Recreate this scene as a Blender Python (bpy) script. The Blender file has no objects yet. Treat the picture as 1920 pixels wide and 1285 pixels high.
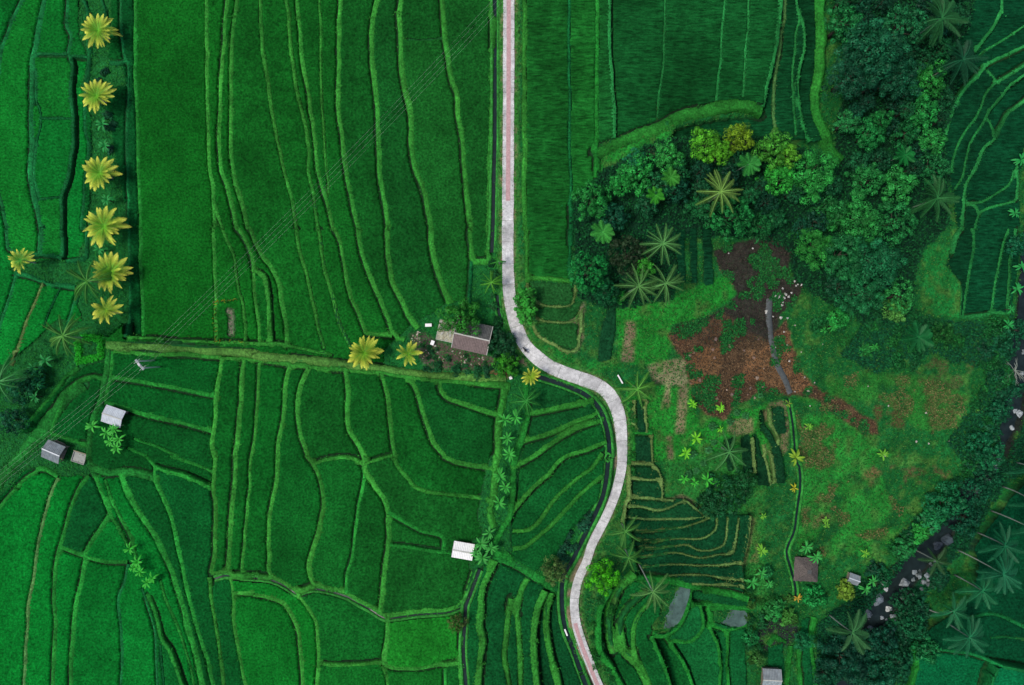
import bpy, math, random
import numpy as np
from mathutils import Vector, Matrix, Euler

R = math.radians
random.seed(7); RNG = np.random.default_rng(11)
SC = bpy.context.scene
COL = SC.collection

# ---------------------------------------------------------------- camera, sky, sun, exposure
CAMZ = 160.0                      # drone height above the road, metres
cam = bpy.data.cameras.new('camera'); cam.lens = 24.0; cam.sensor_width = 36.0
cam.clip_start = 1.0; cam.clip_end = 3000.0
camo = bpy.data.objects.new('camera', cam); COL.objects.link(camo)
camo.location = (0, 0, CAMZ); camo.rotation_euler = (0, 0, 0)
SC.camera = camo

SUN_EL, SUN_AZ = 60.0, 262.0      # compass azimuth of the sun (north = image top)
world = bpy.data.worlds.new('World'); SC.world = world; world.use_nodes = True
wn = world.node_tree; wn.nodes.clear()
sky = wn.nodes.new('ShaderNodeTexSky'); sky.sky_type = 'NISHITA'; sky.sun_disc = False
sky.sun_elevation = R(SUN_EL); sky.sun_rotation = R(SUN_AZ)
sky.air_density = 1.0; sky.dust_density = 2.5; sky.ozone_density = 1.0
bg = wn.nodes.new('ShaderNodeBackground'); bg.inputs['Strength'].default_value = 0.072
wo = wn.nodes.new('ShaderNodeOutputWorld')
wn.links.new(sky.outputs[0], bg.inputs[0]); wn.links.new(bg.outputs[0], wo.inputs[0])
sl = bpy.data.lights.new('sun', 'SUN'); sl.energy = 1.5; sl.angle = R(15); sl.color = (1.0, 0.95, 0.86)
sun = bpy.data.objects.new('sun', sl); COL.objects.link(sun)
_az = R(SUN_AZ)
_sd = Vector((math.sin(_az)*math.cos(R(SUN_EL)), math.cos(_az)*math.cos(R(SUN_EL)), math.sin(R(SUN_EL))))
sun.rotation_euler = _sd.to_track_quat('Z', 'Y').to_euler()
SC.view_settings.view_transform = 'Standard'; SC.view_settings.look = 'None'
SC.view_settings.exposure = 0.82; SC.view_settings.gamma = 1.0
SC.view_settings.use_curve_mapping = False

# ---------------------------------------------------------------- helpers
def srgb(r, g, b, k=1.0):
    out = []
    for c in (r, g, b):
        c /= 255.0
        out.append((c/12.92 if c <= 0.04045 else ((c+0.055)/1.055)**2.4)*k)
    return tuple(out)

ALB = 1.0                         # picture colour -> surface colour
def alb(c, k=1.0):
    l = srgb(*c); return tuple(min(0.9, v*ALB*k) for v in l)

def mesh_np(name, V, F, smooth=False, mats=None):
    V = np.asarray(V, dtype=np.float32); F = np.asarray(F, dtype=np.int32)
    me = bpy.data.meshes.new(name); k = F.shape[1]
    me.vertices.add(len(V)); me.vertices.foreach_set('co', V.ravel())
    me.loops.add(F.size); me.loops.foreach_set('vertex_index', F.ravel())
    me.polygons.add(len(F)); me.polygons.foreach_set('loop_start', np.arange(0, F.size, k, dtype=np.int32))
    if smooth: me.polygons.foreach_set('use_smooth', np.ones(len(F), dtype=bool))
    me.update(calc_edges=True)
    if mats is not None: me.materials.append(mats)
    return me

def set_attr(me, name, vals):
    a = me.attributes.new(name, 'FLOAT_COLOR', 'POINT')
    vals = np.asarray(vals, dtype=np.float32)
    if vals.ndim == 1: vals = np.stack([vals]*3, 1)
    if vals.shape[1] == 3: vals = np.concatenate([vals, np.ones((len(vals), 1), np.float32)], 1)
    a.data.foreach_set('color', vals.ravel())

def link(o, parent=None):
    COL.objects.link(o)
    if parent is not None: o.parent = parent
    return o

def tag(o, label=None, cat=None, group=None, kind=None):
    if label: o['label'] = label
    if cat: o['category'] = cat
    if group: o['group'] = group
    if kind: o['kind'] = kind
    return o

def thing(name, label, cat, loc=(0, 0, 0), rz=0.0, group=None):
    o = bpy.data.objects.new(name, None); o.empty_display_size = 0.3
    o.location = loc; o.rotation_euler = (0, 0, rz)
    link(o); return tag(o, label, cat, group)

class MB:
    """collects boxes, tubes and sheets into one mesh"""
    def __init__(s): s.v = []; s.f = []
    def add(s, vs, fs):
        o = len(s.v); s.v += [tuple(v) for v in vs]; s.f += [tuple(i+o for i in f) for f in fs]; return s
    def box(s, c, d, rz=0.0, m=None):
        hx, hy, hz = d[0]/2, d[1]/2, d[2]/2
        M = m if m is not None else Matrix.Rotation(rz, 3, 'Z')
        vs = [Vector(c)+M@Vector((x*hx, y*hy, z*hz)) for z in (-1, 1) for y in (-1, 1) for x in (-1, 1)]
        return s.add(vs, [(0,2,3,1),(4,5,7,6),(0,1,5,4),(2,6,7,3),(0,4,6,2),(1,3,7,5)])
    def tube(s, pts, rad, n=6, caps=True):
        pts = [Vector(p) for p in pts]
        if not isinstance(rad, (list, tuple)): rad = [rad]*len(pts)
        vs, fs = [], []
        for i, p in enumerate(pts):
            d = (pts[min(i+1, len(pts)-1)]-pts[max(i-1, 0)]).normalized()
            a = d.orthogonal().normalized(); b = d.cross(a)
            for k in range(n):
                t = 2*math.pi*k/n; vs.append(p+(a*math.cos(t)+b*math.sin(t))*rad[i])
        for i in range(len(pts)-1):
            for k in range(n):
                fs.append((i*n+k, i*n+(k+1) % n, (i+1)*n+(k+1) % n, (i+1)*n+k))
        if caps: fs += [tuple(range(n))[::-1], tuple(range((len(pts)-1)*n, len(pts)*n))]
        return s.add(vs, fs)
    def mesh(s, name, mat, smooth=False):
        me = bpy.data.meshes.new(name); me.from_pydata(s.v, [], s.f); me.update()
        if smooth: me.polygons.foreach_set('use_smooth', [True]*len(me.polygons))
        me.materials.append(mat); return me
    def build(s, name, mat, parent=None, smooth=False, color=None):
        o = bpy.data.objects.new(name, s.mesh(name, mat, smooth))
        if color: o.color = (*color, 1)
        return link(o, parent)

def hash2(ix, iy, seed):
    h = (ix.astype(np.int64)*374761393+iy.astype(np.int64)*668265263+seed*1442695041) & 0x7fffffff
    h = ((h ^ (h >> 13))*1274126177) & 0x7fffffff
    return ((h ^ (h >> 16)) & 0xffff)/65535.0
def vnoise(x, y, s, seed=0):
    x = np.asarray(x)/s; y = np.asarray(y)/s
    ix = np.floor(x); iy = np.floor(y); fx = x-ix; fy = y-iy
    fx = fx*fx*(3-2*fx); fy = fy*fy*(3-2*fy); ix = ix.astype(np.int64); iy = iy.astype(np.int64)
    a = hash2(ix, iy, seed); b = hash2(ix+1, iy, seed); c = hash2(ix, iy+1, seed); d = hash2(ix+1, iy+1, seed)
    return (a*(1-fx)+b*fx)*(1-fy)+(c*(1-fx)+d*fx)*fy
def fbm(x, y, s, seed=0, o=3):
    v = 0; a = 1.0; t = 0
    for i in range(o): v = v+a*vnoise(x, y, s/2**i, seed+i*17); t += a; a *= .5
    return v/t

ORD = ['first','second','third','fourth','fifth','sixth','seventh','eighth','ninth','tenth','eleventh','twelfth','thirteenth',
       'fourteenth','fifteenth','sixteenth','seventeenth','eighteenth','nineteenth','twentieth']
TENS = {2: 'twenty', 3: 'thirty', 4: 'forty', 5: 'fifty', 6: 'sixty', 7: 'seventy', 8: 'eighty'}
def ordw(i):
    n = i+1
    if n <= 20: return ORD[n-1]
    t, u = divmod(n, 10)
    return (TENS[t]+'-'+ORD[u-1]) if u else {3: 'thirtieth', 4: 'fortieth', 5: 'fiftieth', 6: 'sixtieth', 7: 'seventieth', 8: 'eightieth'}[t]

# ---------------------------------------------------------------- materials
def newmat(name, rough=0.8, spec=0.25):
    m = bpy.data.materials.new(name); m.use_nodes = True
    nt = m.node_tree; b = nt.nodes['Principled BSDF']
    b.inputs['Roughness'].default_value = rough
    b.inputs['Specular IOR Level'].default_value = spec
    return m, nt, b
def N(nt, t, **kw):
    n = nt.nodes.new(t)
    for k, v in kw.items(): setattr(n, k, v)
    return n
def noise_fac(nt, scale, detail=3.0, lo=0.0, hi=1.0, coord='Object', vec_scale=None, rough=0.6):
    tc = N(nt, 'ShaderNodeNewGeometry')
    src = tc.outputs['Position']
    if vec_scale:
        mp = N(nt, 'ShaderNodeMapping'); mp.inputs['Scale'].default_value = vec_scale
        nt.links.new(src, mp.inputs[0]); src = mp.outputs[0]
    n = N(nt, 'ShaderNodeTexNoise'); n.inputs['Scale'].default_value = scale; n.inputs['Detail'].default_value = detail
    n.inputs['Roughness'].default_value = rough
    nt.links.new(src, n.inputs['Vector'])
    mr = N(nt, 'ShaderNodeMapRange'); mr.inputs['From Min'].default_value = 0.3; mr.inputs['From Max'].default_value = 0.7
    mr.inputs['To Min'].default_value = lo; mr.inputs['To Max'].default_value = hi
    nt.links.new(n.outputs[0], mr.inputs[0])
    return mr.outputs[0]
def vmul(nt, c, f):
    v = N(nt, 'ShaderNodeVectorMath', operation='SCALE')
    nt.links.new(c, v.inputs[0])
    if isinstance(f, float): v.inputs['Scale'].default_value = f
    else: nt.links.new(f, v.inputs['Scale'])
    return v.outputs[0]
def vcmul(nt, a, b):
    v = N(nt, 'ShaderNodeVectorMath', operation='MULTIPLY')
    nt.links.new(a, v.inputs[0])
    if isinstance(b, tuple): v.inputs[1].default_value = b
    else: nt.links.new(b, v.inputs[1])
    return v.outputs[0]
def mixc(nt, f, a, b):
    m = N(nt, 'ShaderNodeMix', data_type='RGBA')
    for sock, v in ((m.inputs[0], f), (m.inputs[6], a), (m.inputs[7], b)):
        if isinstance(v, (int, float)): sock.default_value = v
        elif isinstance(v, tuple): sock.default_value = (*v, 1) if len(v) == 3 else v
        else: nt.links.new(v, sock)
    return m.outputs[2]
def bump(nt, b, h, strength=0.4, dist=0.1):
    bp = N(nt, 'ShaderNodeBump'); bp.inputs['Strength'].default_value = strength; bp.inputs['Distance'].default_value = dist
    nt.links.new(h, bp.inputs['Height']); nt.links.new(bp.outputs[0], b.inputs['Normal'])

def mat_objcolor(name, rough=0.85, lo=0.7, hi=1.3, scale=2.0, scale2=0.15, lo2=.85, hi2=1.15, spec=0.15, bstr=0.0, vec_scale=None, attr=None):
    m, nt, b = newmat(name, rough, spec)
    oi = N(nt, 'ShaderNodeObjectInfo')
    c = vmul(nt, oi.outputs['Color'], noise_fac(nt, scale, 4, lo, hi, vec_scale=vec_scale))
    c = vmul(nt, c, noise_fac(nt, scale2, 3, lo2, hi2))
    c = vmul(nt, c, noise_fac(nt, .33, 2, .84, 1.16)); c = vmul(nt, c, noise_fac(nt, 4.5, 2, .82, 1.18))
    if attr:
        at = N(nt, 'ShaderNodeAttribute'); at.attribute_name = attr; c = vcmul(nt, c, at.outputs['Color'])
    nt.links.new(c, b.inputs['Base Color'])
    if bstr: bump(nt, b, noise_fac(nt, scale*2.5, 3, 0, 1), bstr, 0.15)
    return m
def mat_attr(name, rough=0.9, lo=0.7, hi=1.3, scale=1.5, spec=0.15, bstr=0.4):
    m, nt, b = newmat(name, rough, spec)
    at = N(nt, 'ShaderNodeAttribute'); at.attribute_name = 'col'
    c = vmul(nt, at.outputs['Color'], noise_fac(nt, scale, 5, lo, hi, rough=.7))
    c = vmul(nt, c, noise_fac(nt, scale*5, 3, .8, 1.2))
    nt.links.new(c, b.inputs['Base Color'])
    if bstr: bump(nt, b, noise_fac(nt, scale*3, 4, 0, 1), bstr, 0.2)
    return m
def mat_plain(name, col, rough=0.7, spec=0.3, lo=0.85, hi=1.15, scale=1.0, metallic=0.0, bstr=0.0, vec_scale=None):
    m, nt, b = newmat(name, rough, spec)
    b.inputs['Metallic'].default_value = metallic
    rgb = N(nt, 'ShaderNodeRGB'); rgb.outputs[0].default_value = (*col, 1)
    c = vmul(nt, rgb.outputs[0], noise_fac(nt, scale, 5, lo, hi, vec_scale=vec_scale))
    nt.links.new(c, b.inputs['Base Color'])
    if bstr: bump(nt, b, noise_fac(nt, scale*4, 4, 0, 1), bstr, 0.05)
    return m
def mat_leaf(name, grad=False, trans=0.3):
    """foliage: object colour x per-leaf variation; fronds shade from base colour to tip colour"""
    m, nt, b = newmat(name, 0.55, 0.2)
    oi = N(nt, 'ShaderNodeObjectInfo')
    at = N(nt, 'ShaderNodeAttribute'); at.attribute_name = 'var'
    sep = N(nt, 'ShaderNodeSeparateColor'); nt.links.new(at.outputs['Color'], sep.inputs[0])
    c = vmul(nt, oi.outputs['Color'], sep.outputs[0])
    if grad:                                    # yellow palms: tips yellowed
        c = mixc(nt, sep.outputs[1], c, grad)
    rnd = N(nt, 'ShaderNodeMapRange'); rnd.inputs['To Min'].default_value = .88; rnd.inputs['To Max'].default_value = 1.12
    nt.links.new(oi.outputs['Random'], rnd.inputs[0])
    c = vmul(nt, c, rnd.outputs[0])
    nt.links.new(c, b.inputs['Base Color'])
    tr = N(nt, 'ShaderNodeBsdfTranslucent'); nt.links.new(c, tr.inputs[0])
    mx = N(nt, 'ShaderNodeMixShader'); mx.inputs[0].default_value = trans
    nt.links.new(b.outputs[0], mx.inputs[1]); nt.links.new(tr.outputs[0], mx.inputs[2])
    nt.links.new(mx.outputs[0], nt.nodes['Material Output'].inputs['Surface'])
    return m

M = {}
M['rice'] = mat_objcolor('rice_leaves', .85, .45, 1.55, 2.0, .06, .74, 1.28, .04, .6)
M['ricerow'] = mat_objcolor('rice_leaves_in_rows', .85, .4, 1.6, 1.4, .06, .66, 1.38, .04, .6, vec_scale=(.35, 1.7, 1))
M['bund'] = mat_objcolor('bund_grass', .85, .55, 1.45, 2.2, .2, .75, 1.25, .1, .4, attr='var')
M['ground'] = mat_attr('ground_cover', .9, .5, 1.45, 1.3, .1, .7)
M['leaf'] = mat_leaf('leaves', trans=.25)
M['frond'] = mat_leaf('palm_frond_green', trans=.25)
M['frondy'] = mat_leaf('palm_frond_yellow', grad=(.96, .93, .12), trans=.12)
M['bark'] = mat_plain('bark', (.06, .055, .04), .9, .1, .6, 1.3, 3, bstr=.5)
M['barkpale'] = mat_plain('pale_palm_bark', (.27, .31, .26), .9, .1, .7, 1.2, 3, bstr=.4)
M['concrete'] = mat_objcolor('road_concrete', .85, .72, 1.12, 1.1, .22, .78, 1.12, .2, .15)
M['paver'] = mat_plain('red_paver', (.46, .29, .29), .85, .2, .75, 1.2, 3)
M['stone'] = mat_objcolor('stone', .8, .7, 1.2, 2.5, .4, .8, 1.2, .25, .5)
M['wood'] = mat_plain('bamboo_wood', (.36, .31, .20), .8, .2, .7, 1.2, 4)
M['dark'] = mat_plain('dark_paint', (.02, .02, .024), .5, .4)
M['black'] = mat_plain('rubber', (.012, .012, .012), .7, .3)
M['skin'] = mat_plain('skin', (.28, .15, .09), .6, .3)
M['white'] = mat_plain('white_paint', (.78, .78, .76), .5, .4, .9, 1.05)
M['steel'] = mat_plain('galvanised_steel', (.42, .44, .45), .5, .5, .85, 1.1)
M['wire'] = mat_plain('aluminium_wire', (.4, .5, .42), .5, .5)
M['yellow'] = mat_plain('yellow_plastic', (.75, .52, .02), .5, .3)
M['soilpath'] = mat_plain('slate_path', (.075, .085, .085), .85, .2, .75, 1.25, 1.5)
def mat_water(name, col, rough, spec):
    m, nt, b = newmat(name, rough, spec)
    rgb = N(nt, 'ShaderNodeRGB'); rgb.outputs[0].default_value = (*col, 1)
    c = vmul(nt, rgb.outputs[0], noise_fac(nt, .6, 4, .6, 1.4)); nt.links.new(c, b.inputs['Base Color'])
    bump(nt, b, noise_fac(nt, 2.5, 3, 0, 1), .12, .05); return m
M['water'] = mat_water('dark_water', (.006, .018, .018), .3, .25)
M['rwater'] = mat_water('river_water', (.010, .018, .018), .22, .3)
M['pwater'] = mat_water('paddy_water', (.06, .11, .09), .25, .5)
# ---------------------------------------------------------------- survey: places read off in picture pixels, turned into metres on the terrain
TILES = {'P': (0, 0, 1.0)}
for c in range(4):
    for r, y0 in enumerate((0, 430, 855)): TILES['%d%d' % (c, r)] = (480*c, y0, 2.9875)
TILES.update({'Za': (730, 560, 6.4), 'Zb': (60, 640, 5.14), 'Zc': (1250, 740, 5.3556), 'Zd': (1400, 1000, 4.508),
              'Ze': (1640, 980, 4.214), 'Zf': (900, 660, 4.0125), 'Zg': (840, 960, 5.353), 'Zh': (1160, 680, 7.1375)})
def pts(s):
    out, t = [], TILES['P']
    for w in s.split():
        if ':' in w:
            k, w = w.split(':'); t = TILES[k]
            if not w: continue
        u, v = w.split(','); out.append((t[0]+float(u)/t[2], t[1]+float(v)/t[2]))
    return out

def unproj(px, py, z):
    s = (CAMZ-z)/CAMZ/8.0
    return (px-960)*s, (642.5-py)*s

RIVER_P = [(1995, -60), (1975, 200), (1945, 430), (1925, 600), (1908, 700), (1900, 770), (1885, 805), (1850, 880), (1795, 955), (1758, 1015),
           (1715, 1065), (1685, 1105), (1655, 1140), (1635, 1180), (1605, 1240), (1575, 1330)]
RIVZ = -19.0
RIVER_W = np.array([unproj(x, y, RIVZ) for x, y in RIVER_P])
def dist_poly(x, y, P):
    x = np.asarray(x, float); y = np.asarray(y, float); d = np.full(x.shape, 1e9)
    for (ax, ay), (bx, by) in zip(P[:-1], P[1:]):
        vx, vy = bx-ax, by-ay; t = np.clip(((x-ax)*vx+(y-ay)*vy)/(vx*vx+vy*vy), 0, 1)
        d = np.minimum(d, (x-ax-t*vx)**2+(y-ay-t*vy)**2)
    return np.sqrt(d)
def Hm(x, y):
    """broad lie of the land: ridge under the road, gentle fall to the west, valley with the river to the east"""
    t = np.clip(dist_poly(x, y, RIVER_W)/108.0, 0, 1); ss = t*t*(3-2*t)
    w = np.maximum(0, -np.asarray(x, float)-4); w = np.where(w > 85, 85+(w-85)*.4, w)
    return RIVZ*(1-ss)-0.10*w
def G2(px, py):
    z = 0.0
    for _ in range(6):
        x, y = unproj(px, py, z); z = float(Hm(np.array([x]), np.array([y]))[0])
    return x, y
def world(s): return np.array([G2(*p) for p in (pts(s) if isinstance(s, str) else s)])
def spline(P, step=0.6):
    P = np.asarray(P, float)
    if len(P) < 3:
        n = max(2, int(np.linalg.norm(P[1]-P[0])/step)); t = np.linspace(0, 1, n)[:, None]; return P[0]*(1-t)+P[1]*t
    Q = np.vstack([2*P[0]-P[1], P, 2*P[-1]-P[-2]]); out = []
    for i in range(1, len(Q)-2):
        a, b, c, d = Q[i-1], Q[i], Q[i+1], Q[i+2]; n = max(2, int(np.linalg.norm(c-b)/step))
        t = np.linspace(0, 1, n, endpoint=False)[:, None]
        out.append(.5*((2*b)+(c-a)*t+(2*a-5*b+4*c-d)*t*t+(3*b-a-3*c+d)*t**3))
    return np.vstack(out+[P[-1:]])
def extend(s):
    """lines that run off the picture go on outside it"""
    P = pts(s)
    for a, b in ((0, 1), (-1, -2)):
        x, y = P[a]
        if x < 7 or y < 7 or x > 1913 or y > 1278:
            dx, dy = x-P[b][0], y-P[b][1]; L = math.hypot(dx, dy) or 1
            e = (x+dx/L*330, y+dy/L*330)
            P = [e]+P if a == 0 else P+[e]
    return P

ROAD_P = [(954, -110), (954, 0), (953.5, 200), (952.5, 380), (952, 470), (954, 540), (960, 580), (970, 618), (985, 648), (1005, 669), (1030, 687),
          (1060, 700), (1092, 711), (1120, 722), (1140, 737), (1154, 760), (1162, 788), (1165, 822), (1165.5, 860)] + \
         pts('22:600,110 570,220 525,330 475,430 440,500 412,590 370,680 346,780 346,870 360,960 395,1070 430,1160 480,1285') + [(1165, 1385)]
ROAD = spline(world(ROAD_P), 0.5)

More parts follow.
